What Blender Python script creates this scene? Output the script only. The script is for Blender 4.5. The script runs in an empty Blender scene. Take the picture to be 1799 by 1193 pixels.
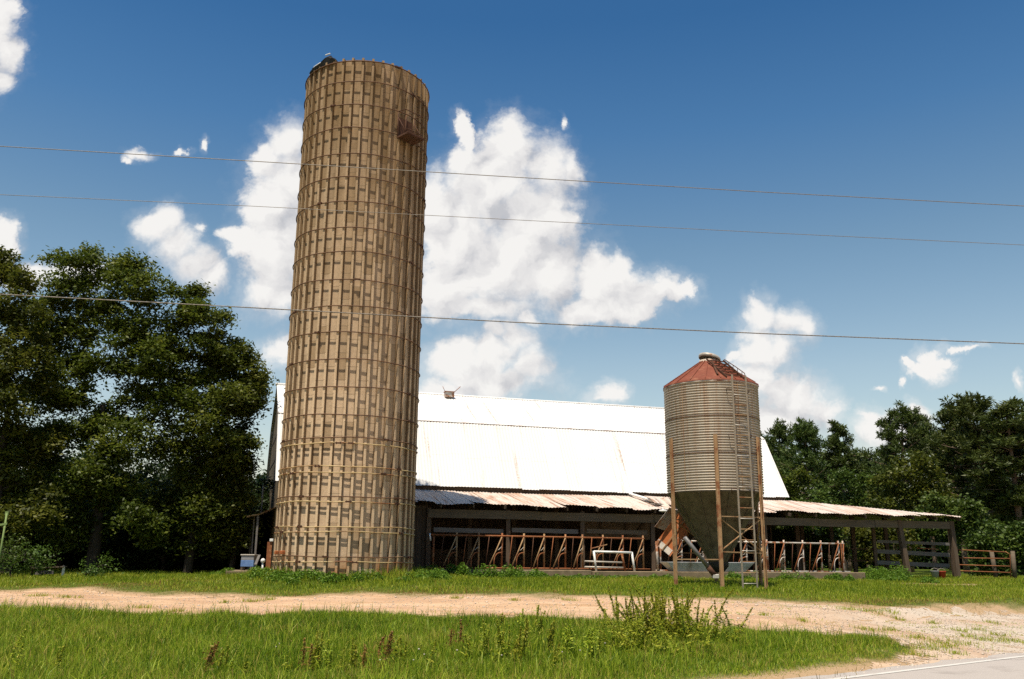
import bpy, math
import numpy as np
from mathutils import Vector, Matrix

rng = np.random.default_rng(11)
scene = bpy.context.scene
COL = scene.collection
PI = math.pi

# ------------------------------------------------------------------ camera
CF = 1570.0; PITCH = math.radians(13.9); ROLL = 0.0080
EYE = np.array([0.0, 0.0, 1.6])
Fv = np.array([0, math.cos(PITCH), math.sin(PITCH)])
R0 = np.array([1.0, 0, 0]); U0 = np.cross(R0, Fv)
Rv = R0*math.cos(ROLL)+U0*math.sin(ROLL)
Uv = U0*math.cos(ROLL)-R0*math.sin(ROLL)
cam = bpy.data.cameras.new('camera'); camo = bpy.data.objects.new('camera', cam); COL.objects.link(camo)
camo.matrix_world = Matrix(((Rv[0], Uv[0], -Fv[0], EYE[0]), (Rv[1], Uv[1], -Fv[1], EYE[1]), (Rv[2], Uv[2], -Fv[2], EYE[2]), (0, 0, 0, 1)))
cam.sensor_fit = 'HORIZONTAL'; cam.sensor_width = 36.0; cam.lens = 36.0*CF/1799.0
cam.clip_start = 0.1; cam.clip_end = 3000
scene.camera = camo

# measuring helpers: turn a measured direction of the photograph into a place in the world
def ray(px, py): return Fv + Rv*((px-899.5)/CF) + Uv*((596.5-py)/CF)
def at_y(px, py, Y):
    d = ray(px, py); return EYE + d*(Y/d[1])
def proj(P):
    d = np.array(P, float)-EYE
    return 899.5+CF*(d@Rv)/(d@Fv), 596.5-CF*(d@Uv)/(d@Fv)
def height_at(x, y, row):
    lo, hi = -5.0, 60.0
    for _ in range(50):
        m = (lo+hi)/2
        if proj([x, y, m])[1] > row: lo = m
        else: hi = m
    return lo

# ------------------------------------------------------------------ terrain
KA = (np.array([-80, 11, 12.4, 15, 18.5, 22.5, 25, 27, 30, 36, 60, 200, 900]), np.array([0, 0, 0, .22, .536, .71, .86, .95, .955, 1.0, 1.2, 1.5, 3.0]))
KB = (np.array([-80, 12.4, 16.9, 20, 23, 27, 38, 60, 200, 900]), np.array([0, 0, 0, .40, .58, .75, .97, 1.1, 1.5, 3.0]))
SILO = np.array([-5.1708, 28.6517]); SILO_R = 2.15
def sstep(t): t = np.clip(t, 0, 1); return t*t*(3-2*t)
def plane_hit(px, py, z):
    d = ray(px, py); return EYE+d*((z-EYE[2])/d[2])
LA, LB = plane_hit(1493, 1190, .02)[:2], plane_hit(1799, 1153, .02)[:2]      # two points on the painted edge line
LD = (LB-LA)/np.linalg.norm(LB-LA); LN = np.array([-LD[1], LD[0]]); LE0 = LA+LN*.48
def road_w(x, y): return (x-LE0[0])*LN[0]+(y-LE0[1])*LN[1]       # metres from the road's edge towards the field
def terrain(x, y):
    x = np.asarray(x, float); y = np.asarray(y, float)
    za = sum(np.interp(y+d, *KA) for d in (-.8, -.4, 0, .4, .8))/5
    zb = sum(np.interp(y+d, *KB) for d in (-.8, -.4, 0, .4, .8))/5
    t = sstep((x-4)/9.0)
    z = za*(1-t)+zb*t
    w = road_w(x, y)
    z = np.minimum(z, 0.13*np.maximum(w, 0)+np.maximum(w-3, 0)*.3)
    z = z + .20*np.exp(-((x-SILO[0])**2+(y-SILO[1])**2)/11.0)
    amp = np.clip(w, 0, 1)
    z = z + amp*(.022*np.sin(x*1.7+.6*y)*np.sin(y*1.3-.4*x)+.014*np.sin(x*3.9+1)*np.sin(y*3.1))
    return z
def ground_hit(px, py):
    d = ray(px, py)
    ts = np.linspace(6, 90, 3400); P = EYE[None]+d[None]*ts[:, None]
    g = terrain(P[:, 0], P[:, 1])
    below = np.nonzero(P[:, 2] <= g)[0]
    return P[below[0]] if len(below) else P[-1]

# ------------------------------------------------------------------ object helpers
def link(o): COL.objects.link(o); return o
def tag(o, label=None, cat=None, group=None, kind=None):
    if label: o['label'] = label
    if cat: o['category'] = cat
    if group: o['group'] = group
    if kind: o['kind'] = kind
    return o
def empty(name, loc, label, cat, group=None):
    o = link(bpy.data.objects.new(name, None)); o.location = [float(v) for v in loc]
    o.empty_display_size = .2
    return tag(o, label, cat, group)
def base_of(o):
    b = np.zeros(3)
    while o is not None:
        b += np.array(o.location); o = o.parent
    return b
def mesh_np(name, V, faces, mat, parent=None, smooth=False, attr=None, origin=None):
    V = np.asarray(V, float)
    me = bpy.data.meshes.new(name)
    b = base_of(parent) if parent is not None else (np.zeros(3) if origin is None else np.asarray(origin, float))
    me.vertices.add(len(V)); me.vertices.foreach_set('co', (V-b).astype(np.float32).ravel())
    faces = [np.asarray(f, np.int32) for f in faces if len(f)]
    nl = sum(f.size for f in faces); nf = sum(len(f) for f in faces)
    me.loops.add(nl); me.polygons.add(nf)
    me.loops.foreach_set('vertex_index', np.concatenate([f.ravel() for f in faces]))
    st = []; c = 0
    for f in faces:
        st.append(c+np.arange(len(f))*f.shape[1]); c += f.size
    me.polygons.foreach_set('loop_start', np.concatenate(st).astype(np.int32))
    me.update(calc_edges=True)
    if smooth: me.polygons.foreach_set('use_smooth', np.ones(nf, bool))
    if attr is not None:
        a = me.attributes.new('tint', 'FLOAT', 'POINT'); a.data.foreach_set('value', np.asarray(attr, np.float32))
    me.materials.append(mat)
    o = link(bpy.data.objects.new(name, me))
    if parent is not None: o.parent = parent
    else: o.location = [float(v) for v in b]
    return o
class MB:
    def __init__(self): self.v = []; self.f = []; self.s = []
    def add(self, vs, fs, smooth=False):
        n = len(self.v); self.v += [tuple(map(float, q)) for q in vs]
        self.f += [[i+n for i in f] for f in fs]; self.s += [smooth]*len(fs)
    def box8(self, P):
        self.add(P, [(0, 3, 2, 1), (4, 5, 6, 7), (0, 1, 5, 4), (1, 2, 6, 5), (2, 3, 7, 6), (3, 0, 4, 7)])
    def box(self, c, h, ax=None):
        c = np.array(c, float)
        ax = np.eye(3) if ax is None else np.array(ax)
        P = [c+ax[0]*sx*h[0]+ax[1]*sy*h[1]+ax[2]*sz*h[2] for sz in (-1, 1) for sx, sy in ((-1, -1), (1, -1), (1, 1), (-1, 1))]
        self.box8(P)
    def beam(self, p0, p1, w, t, up=(0, 0, 1)):
        p0 = np.array(p0, float); p1 = np.array(p1, float); d = p1-p0; L = np.linalg.norm(d); d /= L
        up = np.array(up, float); x = np.cross(up, d)
        if np.linalg.norm(x) < 1e-4: x = np.cross(np.array([0, 1.0, 0.02]), d)
        x /= np.linalg.norm(x); y = np.cross(d, x)
        self.box((p0+p1)/2, (w/2, t/2, L/2), (x, y, d))
    def tube(self, pts, r, seg=8, cap=True, closed=False):
        pts = np.array(pts, float); n = len(pts)
        r = np.full(n, r) if np.isscalar(r) else np.array(r)
        if closed: tang = np.roll(pts, -1, 0)-np.roll(pts, 1, 0)
        else: tang = np.gradient(pts, axis=0)
        tang /= np.linalg.norm(tang, axis=1)[:, None]
        ref = np.array([0, 0, 1.0]) if abs(tang[0][2]) < .9 else np.array([1.0, 0, 0])
        vs = []; fs = []
        for i in range(n):
            x = np.cross(ref, tang[i]); x /= max(np.linalg.norm(x), 1e-9); y = np.cross(tang[i], x)
            if not closed: ref = np.cross(tang[i], np.cross(ref, tang[i])); ref = ref/max(np.linalg.norm(ref), 1e-9)
            for k in range(seg):
                a = 2*PI*k/seg; vs.append(pts[i]+r[i]*(x*math.cos(a)+y*math.sin(a)))
        for i in range(n if closed else n-1):
            j = (i+1) % n
            for k in range(seg):
                k2 = (k+1) % seg; fs.append((i*seg+k, i*seg+k2, j*seg+k2, j*seg+k))
        self.add(vs, fs, True)
        if cap and not closed:
            m = len(self.v)-len(vs)
            self.f += [[m+k for k in range(seg)][::-1], [m+(n-1)*seg+k for k in range(seg)]]; self.s += [False, False]
    def lathe(self, c, prof, seg=64, smooth=True, a0=0, a1=2*PI):
        c = np.array(c, float); full = abs(a1-a0-2*PI) < 1e-6
        m = seg if full else seg+1
        A = a0+(a1-a0)*np.arange(m)/seg
        vs = [c+np.array([r*math.cos(a), r*math.sin(a), z]) for r, z in prof for a in A]; fs = []
        for i in range(len(prof)-1):
            for k in range(seg):
                k2 = (k+1) % m; fs.append((i*m+k, i*m+k2, (i+1)*m+k2, (i+1)*m+k))
        self.add(vs, fs, smooth)
    def build(self, name, mat, parent=None, label=None, origin=None, bevel=0):
        me = bpy.data.meshes.new(name)
        b = base_of(parent) if parent is not None else (np.zeros(3) if origin is None else np.asarray(origin, float))
        me.from_pydata([tuple(np.array(q)-b) for q in self.v], [], self.f); me.update()
        me.polygons.foreach_set('use_smooth', self.s)
        me.materials.append(mat)
        o = link(bpy.data.objects.new(name, me))
        if parent is not None: o.parent = parent
        else: o.location = [float(q) for q in b]
        if bevel:
            md = o.modifiers.new('bevel', 'BEVEL'); md.width = bevel; md.segments = 1; md.limit_method = 'ANGLE'
        if label: o['label'] = label
        return o
def copy_tree(o, parent=None):
    c = o.copy(); link(c)
    if parent is not None: c.parent = parent
    for ch in list(o.children): copy_tree(ch, c)
    return c

# ------------------------------------------------------------------ materials
def new_mat(name):
    m = bpy.data.materials.new(name); m.use_nodes = True
    nt = m.node_tree; nt.nodes.clear(); return m, nt
class NT:
    def __init__(self, nt): self.t = nt; self.l = nt.links.new
    def n(self, ty, **kw):
        q = self.t.nodes.new(ty)
        for k, v in kw.items(): setattr(q, k, v)
        return q
    def put(self, sock, v):
        if isinstance(v, bpy.types.NodeSocket): self.l(v, sock)
        elif v is not None: sock.default_value = v
    def math(self, op, a, b=None, c=None, clamp=False):
        q = self.n('ShaderNodeMath', operation=op, use_clamp=clamp)
        self.put(q.inputs[0], a); self.put(q.inputs[1], b)
        if c is not None: self.put(q.inputs[2], c)
        return q.outputs[0]
    def vec(self, op, a, b=None, c=None):
        q = self.n('ShaderNodeVectorMath', operation=op)
        self.put(q.inputs[0], a); self.put(q.inputs[1], b)
        if c is not None: self.put(q.inputs[2], c)
        return q.outputs['Value'] if op in ('LENGTH', 'DOT_PRODUCT') else q.outputs[0]
    def noise(self, vec, scale, detail=4, rough=.55, dist=0):
        q = self.n('ShaderNodeTexNoise'); self.put(q.inputs['Vector'], vec)
        q.inputs['Scale'].default_value = scale; q.inputs['Detail'].default_value = detail
        q.inputs['Roughness'].default_value = rough; q.inputs['Distortion'].default_value = dist
        return q.outputs['Fac']
    def ramp(self, fac, stops):
        q = self.n('ShaderNodeValToRGB'); self.put(q.inputs[0], fac)
        e = q.color_ramp.elements
        while len(e) < len(stops): e.new(.5)
        for i, (p, c) in enumerate(stops):
            e[i].position = p; e[i].color = (c, c, c, 1) if np.isscalar(c) else (*c, 1)
        return q.outputs[0]
    def mix(self, fac, a, b, mode='MIX'):
        q = self.n('ShaderNodeMix', data_type='RGBA', blend_type=mode)
        self.put(q.inputs[0], fac)
        for s, v in ((q.inputs[6], a), (q.inputs[7], b)):
            self.put(s, (*v, 1) if isinstance(v, tuple) and len(v) == 3 else v)
        return q.outputs[2]
    def mapping(self, vec, scale, loc=(0, 0, 0), rot=(0, 0, 0)):
        q = self.n('ShaderNodeMapping'); self.l(vec, q.inputs[0])
        q.inputs[1].default_value = loc; q.inputs[2].default_value = rot; q.inputs[3].default_value = scale
        return q.outputs[0]
    def obj(self): return self.n('ShaderNodeTexCoord').outputs['Object']
    def geo(self): return self.n('ShaderNodeNewGeometry').outputs['Position']
    def out(self, col, rough=.8, metal=0, bump=None, bs=.3, bd=.02, spec=.3):
        p = self.n('ShaderNodeBsdfPrincipled'); self.put(p.inputs['Base Color'], (*col, 1) if isinstance(col, tuple) else col)
        self.put(p.inputs['Roughness'], rough); self.put(p.inputs['Metallic'], metal); self.put(p.inputs['Specular IOR Level'], spec)
        if bump is not None:
            q = self.n('ShaderNodeBump'); self.l(bump, q.inputs['Height']); q.inputs['Strength'].default_value = bs; q.inputs['Distance'].default_value = bd
            self.l(q.outputs[0], p.inputs['Normal'])
        o = self.n('ShaderNodeOutputMaterial'); self.l(p.outputs[0], o.inputs[0])

def simple(name, c1, c2, scale=6, stretch=(1, 1, 1), rough=.75, metal=0, stain=None, sscale=2.0, slo=.55, shi=.7, sstretch=(1, 1, 1), bump=.3, bd=.01, spec=.3, rot=(0, 0, 0)):
    m, nt = new_mat(name); t = NT(nt); P = t.geo()
    v = t.mapping(P, stretch, rot=rot)
    n1 = t.noise(v, scale, 6, .65)
    col = t.mix(t.ramp(n1, [(.3, 0.0), (.7, 1.0)]), c1, c2)
    if stain:
        n2 = t.noise(t.mapping(P, sstretch, (3.1, 7.7, 1.3), rot), sscale, 5, .65)
        col = t.mix(t.ramp(n2, [(slo, 0.0), (shi, 1.0)]), col, stain)
    t.out(col, rough, metal, n1, bump, bd, spec)
    return m

M = {}
M['rust'] = simple('rust_steel', (.16, .055, .022), (.30, .11, .04), 9, stain=(.40, .22, .11), sscale=3.5, slo=.58, shi=.68, rough=.85)
M['rust_dark'] = simple('dark_rust', (.05, .022, .012), (.105, .045, .022), 9, rough=.85)
M['hoop_straw'] = simple('dull_galvanised_hoop', (.40, .27, .11), (.52, .40, .21), 2, stain=(.2, .08, .03), sscale=.9, slo=.5, shi=.6, rough=.6)
M['hoop_rust'] = simple('rusted_hoop', (.075, .036, .02), (.15, .075, .036), 2, stain=(.42, .30, .15), sscale=.6, slo=.62, shi=.72, rough=.75)
M['leg'] = simple('painted_rusty_leg', (.26, .15, .07), (.38, .25, .13), 5, (1, 1, .3), stain=(.20, .075, .03), sscale=2.5, slo=.5, shi=.62, rough=.8)
M['galv'] = simple('galvanised_pipe', (.36, .33, .28), (.52, .48, .42), 6, stain=(.28, .13, .06), sscale=3, slo=.58, shi=.7, rough=.5, metal=.25)
M['ladder'] = simple('weathered_ladder', (.20, .165, .12), (.32, .27, .20), 6, rough=.7)
M['tube'] = simple('grey_auger_tube', (.12, .115, .11), (.20, .19, .18), 4, stain=(.24, .15, .09), sscale=2.3, slo=.55, shi=.7, rough=.5, metal=.3)
M['rail_white'] = simple('worn_white_rail', (.45, .41, .35), (.62, .57, .50), 6, stain=(.26, .10, .04), sscale=3.5, slo=.47, shi=.56, rough=.7)
M['enamel'] = simple('white_enamel', (.66, .65, .61), (.80, .79, .76), 5, stain=(.45, .37, .27), sscale=2, slo=.56, shi=.75, rough=.5)
M['bend'] = simple('rust_spotted_bend', (.50, .47, .43), (.62, .60, .57), 3, stain=(.30, .17, .10), sscale=2.2, slo=.47, shi=.56, rough=.7)
M['trough'] = simple('shaded_trough', (.34, .35, .37), (.48, .48, .48), 3, stain=(.22, .19, .16), sscale=2, slo=.5, shi=.7, rough=.6)  # white enamel made darker and bluer: the shell's shade put into its base colour
M['white'] = simple('white_paint', (.72, .71, .68), (.82, .81, .78), 8, rough=.5)
M['blue'] = simple('faded_blue_paint', (.09, .17, .36), (.14, .24, .44), 8, rough=.7)
M['red'] = simple('red_plastic', (.40, .04, .02), (.48, .06, .03), 8, rough=.5)
M['greyplastic'] = simple('grey_plastic', (.21, .215, .225), (.27, .275, .29), 8, rough=.5)
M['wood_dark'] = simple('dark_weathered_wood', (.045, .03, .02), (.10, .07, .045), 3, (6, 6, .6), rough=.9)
M['wood_grey'] = simple('grey_weathered_wood', (.08, .06, .04), (.155, .118, .08), 3, (.5, .5, 9), stain=(.09, .07, .05), sscale=1.5, slo=.52, shi=.68, rough=.9)
M['wood_board'] = simple('silvered_board', (.10, .09, .082), (.18, .165, .15), 3, (.6, .6, 10), stain=(.12, .10, .08), sscale=2, slo=.55, shi=.7, rough=.9)
M['post'] = simple('post_wood', (.07, .046, .03), (.13, .09, .06), 3, (7, 7, .6), rough=.9)
M['gable'] = simple('gable_boards', (.075, .055, .028), (.15, .11, .06), 2, (1, 1, 5), stain=(.04, .03, .018), sscale=1.2, slo=.5, shi=.66, rough=.9)
M['conc_curb'] = simple('old_concrete', (.15, .11, .065), (.26, .195, .12), 4, stain=(.13, .10, .06), sscale=2, slo=.5, shi=.7, rough=.95)
M['bark'] = simple('bark', (.025, .019, .013), (.06, .046, .032), 5, (3, 3, .7), rough=.95, bump=.8, bd=.03)
M['bark_pine'] = simple('pine_bark', (.12, .08, .055), (.24, .17, .12), 4, (3, 3, 1), rough=.95, bump=.8, bd=.03)
M['wire'] = simple('weathered_cable', (.15, .13, .105), (.26, .23, .19), 20, rough=.5, metal=.2)
M['wire_dark'] = simple('dark_cable', (.06, .05, .042), (.30, .26, .21), 30, rough=.5, metal=.1)
M['black'] = simple('tarred_scrap', (.012, .011, .012), (.03, .028, .028), 8, rough=.6)
M['asphalt'] = simple('sun_bleached_asphalt', (.30, .265, .235), (.42, .375, .335), 60, rough=.95, stain=(.22, .19, .165), sscale=1.2, slo=.55, shi=.8, bump=.35, bd=.006)
M['line'] = simple('worn_road_paint', (.47, .44, .39), (.58, .55, .50), 30, rough=.8, stain=(.40, .36, .31), sscale=5, slo=.55, shi=.7)

def mat_silo():
    m, nt = new_mat('stave_concrete'); t = NT(nt); P = t.obj()
    sp = t.n('ShaderNodeSeparateXYZ'); t.l(P, sp.inputs[0])
    ang = t.math('ARCTAN2', sp.outputs[1], sp.outputs[0])
    ia = t.math('FLOOR', t.math('MULTIPLY_ADD', ang, 40/(2*PI), .5))
    iz = t.math('FLOOR', t.math('MULTIPLY', t.math('MULTIPLY_ADD', t.math('MODULO', ia, 2.0), .42, sp.outputs[2]), 1/.85))
    cx = t.n('ShaderNodeCombineXYZ'); t.l(ia, cx.inputs[0]); t.l(iz, cx.inputs[1])
    wn = t.n('ShaderNodeTexWhiteNoise', noise_dimensions='3D'); t.l(cx.outputs[0], wn.inputs[0])
    n1 = t.noise(P, 9, 8, .7); n2 = t.noise(t.mapping(P, (1, 1, .12)), 2.2, 5, .6); n3 = t.noise(P, 60, 3, .6)
    col = t.mix(t.ramp(n1, [(.3, 0.0), (.72, 1.0)]), (.49, .355, .225), (.65, .485, .32))
    col = t.mix(t.math('MULTIPLY', t.ramp(wn.outputs[0], [(.45, 0.0), (.95, 1.0)]), .6), col, (.26, .17, .085))
    # dark lichen and runs, thicker near the open top
    hi = t.ramp(t.math('MULTIPLY', sp.outputs[2], 1/17.0), [(.30, 0.0), (.93, 1.0)])
    st = t.ramp(n2, [(.42, 0.0), (.66, 1.0)])
    col = t.mix(t.math('MULTIPLY', st, t.math('MULTIPLY_ADD', hi, .78, .16)), col, (.10, .066, .034))
    rr = t.math('SQRT', t.math('ADD', t.math('MULTIPLY', sp.outputs[0], sp.outputs[0]), t.math('MULTIPLY', sp.outputs[1], sp.outputs[1])))
    rib = t.math('GREATER_THAN', rr, 2.125)
    col = t.mix(t.math('MULTIPLY', rib, t.math('MULTIPLY_ADD', hi, -.3, .45)), col, (.70, .51, .315))
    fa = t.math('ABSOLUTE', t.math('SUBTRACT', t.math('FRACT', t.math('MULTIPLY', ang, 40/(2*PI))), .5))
    rib_shade = t.ramp(fa, [(.108, 0.0), (.118, 1.0), (.155, 1.0), (.20, 0.0)])  # rib shadow painted into the concrete colour along both edges of each rib
    col = t.mix(t.math('MULTIPLY', rib_shade, t.math('MULTIPLY_ADD', n1, .5, .5)), col, (.115, .072, .036))
    wd = t.noise(t.mapping(P, (1, 1, .25), (4, 4, 2)), .9, 4, .6)
    col = t.mix(t.math('MULTIPLY', t.math('MULTIPLY', hi, .80), t.ramp(wd, [(.3, .35), (.6, 1.0)])), col, (.20, .125, .055))
    col = t.mix(t.math('MULTIPLY', t.ramp(n3, [(.5, 0.0), (.75, 1.0)]), .35), col, (.2, .14, .08))
    # stave end joints
    fz = t.math('FRACT', t.math('MULTIPLY', t.math('MULTIPLY_ADD', t.math('MODULO', ia, 2.0), .42, sp.outputs[2]), 1/.85))
    jn = t.math('LESS_THAN', fz, .022)
    col = t.mix(t.math('MULTIPLY', jn, .55), col, (.10, .07, .04))
    # orange soil stain near the foot
    n4 = t.noise(P, .9, 3, .5)
    lo = t.ramp(sp.outputs[2], [(.30, 1.0), (.8, 0.0)])
    col = t.mix(t.math('MULTIPLY', t.math('MULTIPLY', lo, t.ramp(n4, [(.5, 0.0), (.6, 1.0)])), .8), col, (.36, .16, .05))
    t.out(col, .95, 0, n1, .35, .02, .15); return m
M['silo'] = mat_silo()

TH = math.radians(17.4); BU = np.array([math.cos(TH), math.sin(TH), 0]); BN = np.array([-math.sin(TH), math.cos(TH), 0])
BP0 = np.array([-5.5, 31.3, 0])
def B(s, b, z): return BP0 + BU*s + BN*b + np.array([0, 0, z])
def s_at(px, b, row=960):
    d = ray(px, row); o = BP0+BN*b
    A = np.array([[d[0], -BU[0]], [d[1], -BU[1]]]); q = np.linalg.solve(A, o[:2]-EYE[:2]); return q[1]

def barn_coords(t):
    return t.mapping(t.geo(), (1, 1, 1), rot=(0, 0, -TH))
def mat_white_roof():
    m, nt = new_mat('white_tin_roof'); t = NT(nt); P = barn_coords(t)
    n1 = t.noise(t.mapping(P, (1, .1, .1)), 6, 4, .6)
    n2 = t.noise(t.mapping(P, (3.5, .16, .16), (5, 2, 1)), 1.3, 4, .55)
    n3 = t.noise(P, 14, 5, .7)
    sp = t.n('ShaderNodeSeparateXYZ'); t.l(P, sp.inputs[0])
    sh = t.n('ShaderNodeTexWhiteNoise', noise_dimensions='1D'); t.l(t.math('FLOOR', t.math('MULTIPLY', sp.outputs[0], 1/.7)), sh.inputs['W'])
    col = t.mix(n1, (.66, .65, .625), (.71, .70, .675))
    col = t.mix(t.math('MULTIPLY', sh.outputs[0], .25), col, (.52, .505, .48))
    lap = t.math('LESS_THAN', t.math('FRACT', t.math('MULTIPLY', t.math('ADD', sp.outputs[2], t.math('MULTIPLY', sh.outputs[0], .25)), 1/1.45)), .02)
    col = t.mix(t.math('MULTIPLY', lap, .2), col, (.40, .33, .27))
    st = t.math('MULTIPLY', t.ramp(n2, [(.60, 0.0), (.70, 1.0)]), t.ramp(n3, [(.38, 0.0), (.56, 1.0)]))
    col = t.mix(t.math('MULTIPLY', st, .75), col, (.34, .22, .14))
    t.out(col, .6, 0, None, spec=.2); return m
M['white_roof'] = mat_white_roof()
def mat_lean_roof():
    m, nt = new_mat('rusty_tin_roof'); t = NT(nt); P = barn_coords(t)
    sp = t.n('ShaderNodeSeparateXYZ'); t.l(P, sp.inputs[0])
    sheet = t.math('FLOOR', t.math('MULTIPLY', sp.outputs[0], 1/.7))
    wn = t.n('ShaderNodeTexWhiteNoise', noise_dimensions='1D'); t.l(sheet, wn.inputs['W'])
    n1 = t.noise(t.mapping(P, (2.5, .5, .5)), 1.6, 6, .65)
    n2 = t.noise(t.mapping(P, (7, .35, .35), (3, 1, 2)), 1.4, 5, .6)
    n3 = t.noise(P, 12, 4, .7)
    col = t.mix(n3, (.46, .385, .33), (.60, .52, .45))
    k = t.math('ADD', n1, t.math('MULTIPLY_ADD', wn.outputs[0], .26, -.13))
    col = t.mix(t.ramp(k, [(.47, 0.0), (.72, .75)]), col, (.43, .25, .155))
    col = t.mix(t.math('MULTIPLY', t.ramp(n2, [(.53, 0.0), (.63, 1.0)]), .75), col, (.23, .10, .05))
    t.out(col, .7, 0, n3, .2, .004, .25); return m
M['lean_roof'] = mat_lean_roof()
def mat_bin():
    m, nt = new_mat('corrugated_bin_steel'); t = NT(nt); P = t.obj()
    n1 = t.noise(P, 3, 5, .6); n2 = t.noise(t.mapping(P, (5, 5, .22)), 1.7, 5, .6)
    sp = t.n('ShaderNodeSeparateXYZ'); t.l(P, sp.inputs[0])
    hi = t.ramp(t.math('MULTIPLY', sp.outputs[2], 1/6.4), [(.60, .25), (1.0, 1.0)])
    col = t.mix(n1, (.335, .29, .225), (.43, .375, .295))
    col = t.mix(t.math('MULTIPLY', t.ramp(n2, [(.50, 0.0), (.68, 1.0)]), hi), col, (.25, .125, .055))
    n3 = t.noise(P, 18, 3, .6)
    col = t.mix(t.math('MULTIPLY', t.ramp(n3, [(.6, 0.0), (.72, 1.0)]), .4), col, (.23, .15, .09))
    t.out(col, .5, .15, None, spec=.3); return m
M['bin'] = mat_bin()
M['hopper'] = simple('dull_hopper_steel', (.085, .07, .042), (.15, .125, .08), 4, (1, 1, .4), stain=(.06, .045, .026), sscale=5, slo=.5, shi=.7, rough=.7, metal=.1)
M['bin_red'] = simple('rusty_red_roof', (.14, .036, .017), (.20, .055, .027), 5, stain=(.24, .095, .05), sscale=4, slo=.56, shi=.7, rough=.75)
M['bin_rim'] = simple('bleached_rim', (.42, .36, .28), (.55, .48, .40), 5, stain=(.24, .10, .05), sscale=3, slo=.5, shi=.6, rough=.6)
M['hopper_rust'] = simple('orange_rust_sheet', (.30, .085, .025), (.42, .14, .045), 3, stain=(.50, .36, .26), sscale=1.6, slo=.56, shi=.66, rough=.85)
M['hopper_bare'] = simple('bare_sheet', (.34, .32, .31), (.46, .43, .40), 4, stain=(.30, .17, .10), sscale=2, slo=.5, shi=.62, rough=.6, metal=.2)

def mat_leaf(name, cols, trans=.3, rough=.5, spec=.25):
    m, nt = new_mat(name); t = NT(nt)
    a = t.n('ShaderNodeAttribute', attribute_name='tint')
    n = len(cols)
    col = t.ramp(a.outputs['Fac'], [(i/(n-1), c) for i, c in enumerate(cols)])
    oi = t.n('ShaderNodeObjectInfo')
    hs = t.n('ShaderNodeHueSaturation'); t.l(col, hs.inputs['Color'])
    t.l(t.math('MULTIPLY_ADD', oi.outputs['Random'], .03, .485), hs.inputs['Hue'])
    t.l(t.math('MULTIPLY_ADD', oi.outputs['Random'], .3, .85), hs.inputs['Value'])
    col = hs.outputs[0]
    p = t.n('ShaderNodeBsdfPrincipled'); t.l(col, p.inputs['Base Color']); p.inputs['Roughness'].default_value = rough; p.inputs['Specular IOR Level'].default_value = spec
    tr = t.n('ShaderNodeBsdfTranslucent'); t.l(t.mix(.5, col, (.16, .20, .02), 'ADD') if False else col, tr.inputs[0])
    mx = t.n('ShaderNodeMixShader'); mx.inputs[0].default_value = trans
    t.l(p.outputs[0], mx.inputs[1]); t.l(tr.outputs[0], mx.inputs[2])
    o = t.n('ShaderNodeOutputMaterial'); t.l(mx.outputs[0], o.inputs[0]); return m
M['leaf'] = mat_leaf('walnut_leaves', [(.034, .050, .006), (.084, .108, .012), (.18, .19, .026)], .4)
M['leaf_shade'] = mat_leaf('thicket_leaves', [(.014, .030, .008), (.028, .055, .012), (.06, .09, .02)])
M['leaf_bush'] = mat_leaf('bush_leaves', [(.035, .062, .010), (.066, .105, .014), (.11, .15, .022)])
M['needle'] = mat_leaf('pine_needles', [(.034, .055, .010), (.062, .088, .016), (.105, .125, .026)], .2)
M['grass'] = mat_leaf('grass_blades', [(.05, .10, .005), (.17, .255, .010), (.39, .44, .035), (.44, .29, .09)], .4)
M['grass_yard'] = mat_leaf('yard_grass', [(.085, .155, .008), (.23, .325, .014), (.43, .475, .045), (.33, .21, .065)], .4)
M['grass_dry'] = mat_leaf('dry_grass', [(.13, .12, .03), (.20, .17, .05), (.28, .22, .08), (.34, .26, .11)], .3)
M['weed'] = mat_leaf('weed_leaves', [(.13, .20, .012), (.31, .37, .028), (.52, .53, .06), (.58, .50, .10)], .5)
M['weed_red'] = mat_leaf('dock_seed_heads', [(.12, .055, .016), (.26, .13, .035), (.36, .23, .06), (.40, .32, .07)], .4)
M['clover'] = mat_leaf('broad_weeds', [(.05, .11, .010), (.10, .19, .014), (.19, .28, .03)], .35)
M['petal'] = simple('pale_seed_heads', (.36, .32, .25), (.46, .42, .34), 8, rough=.8)

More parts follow.
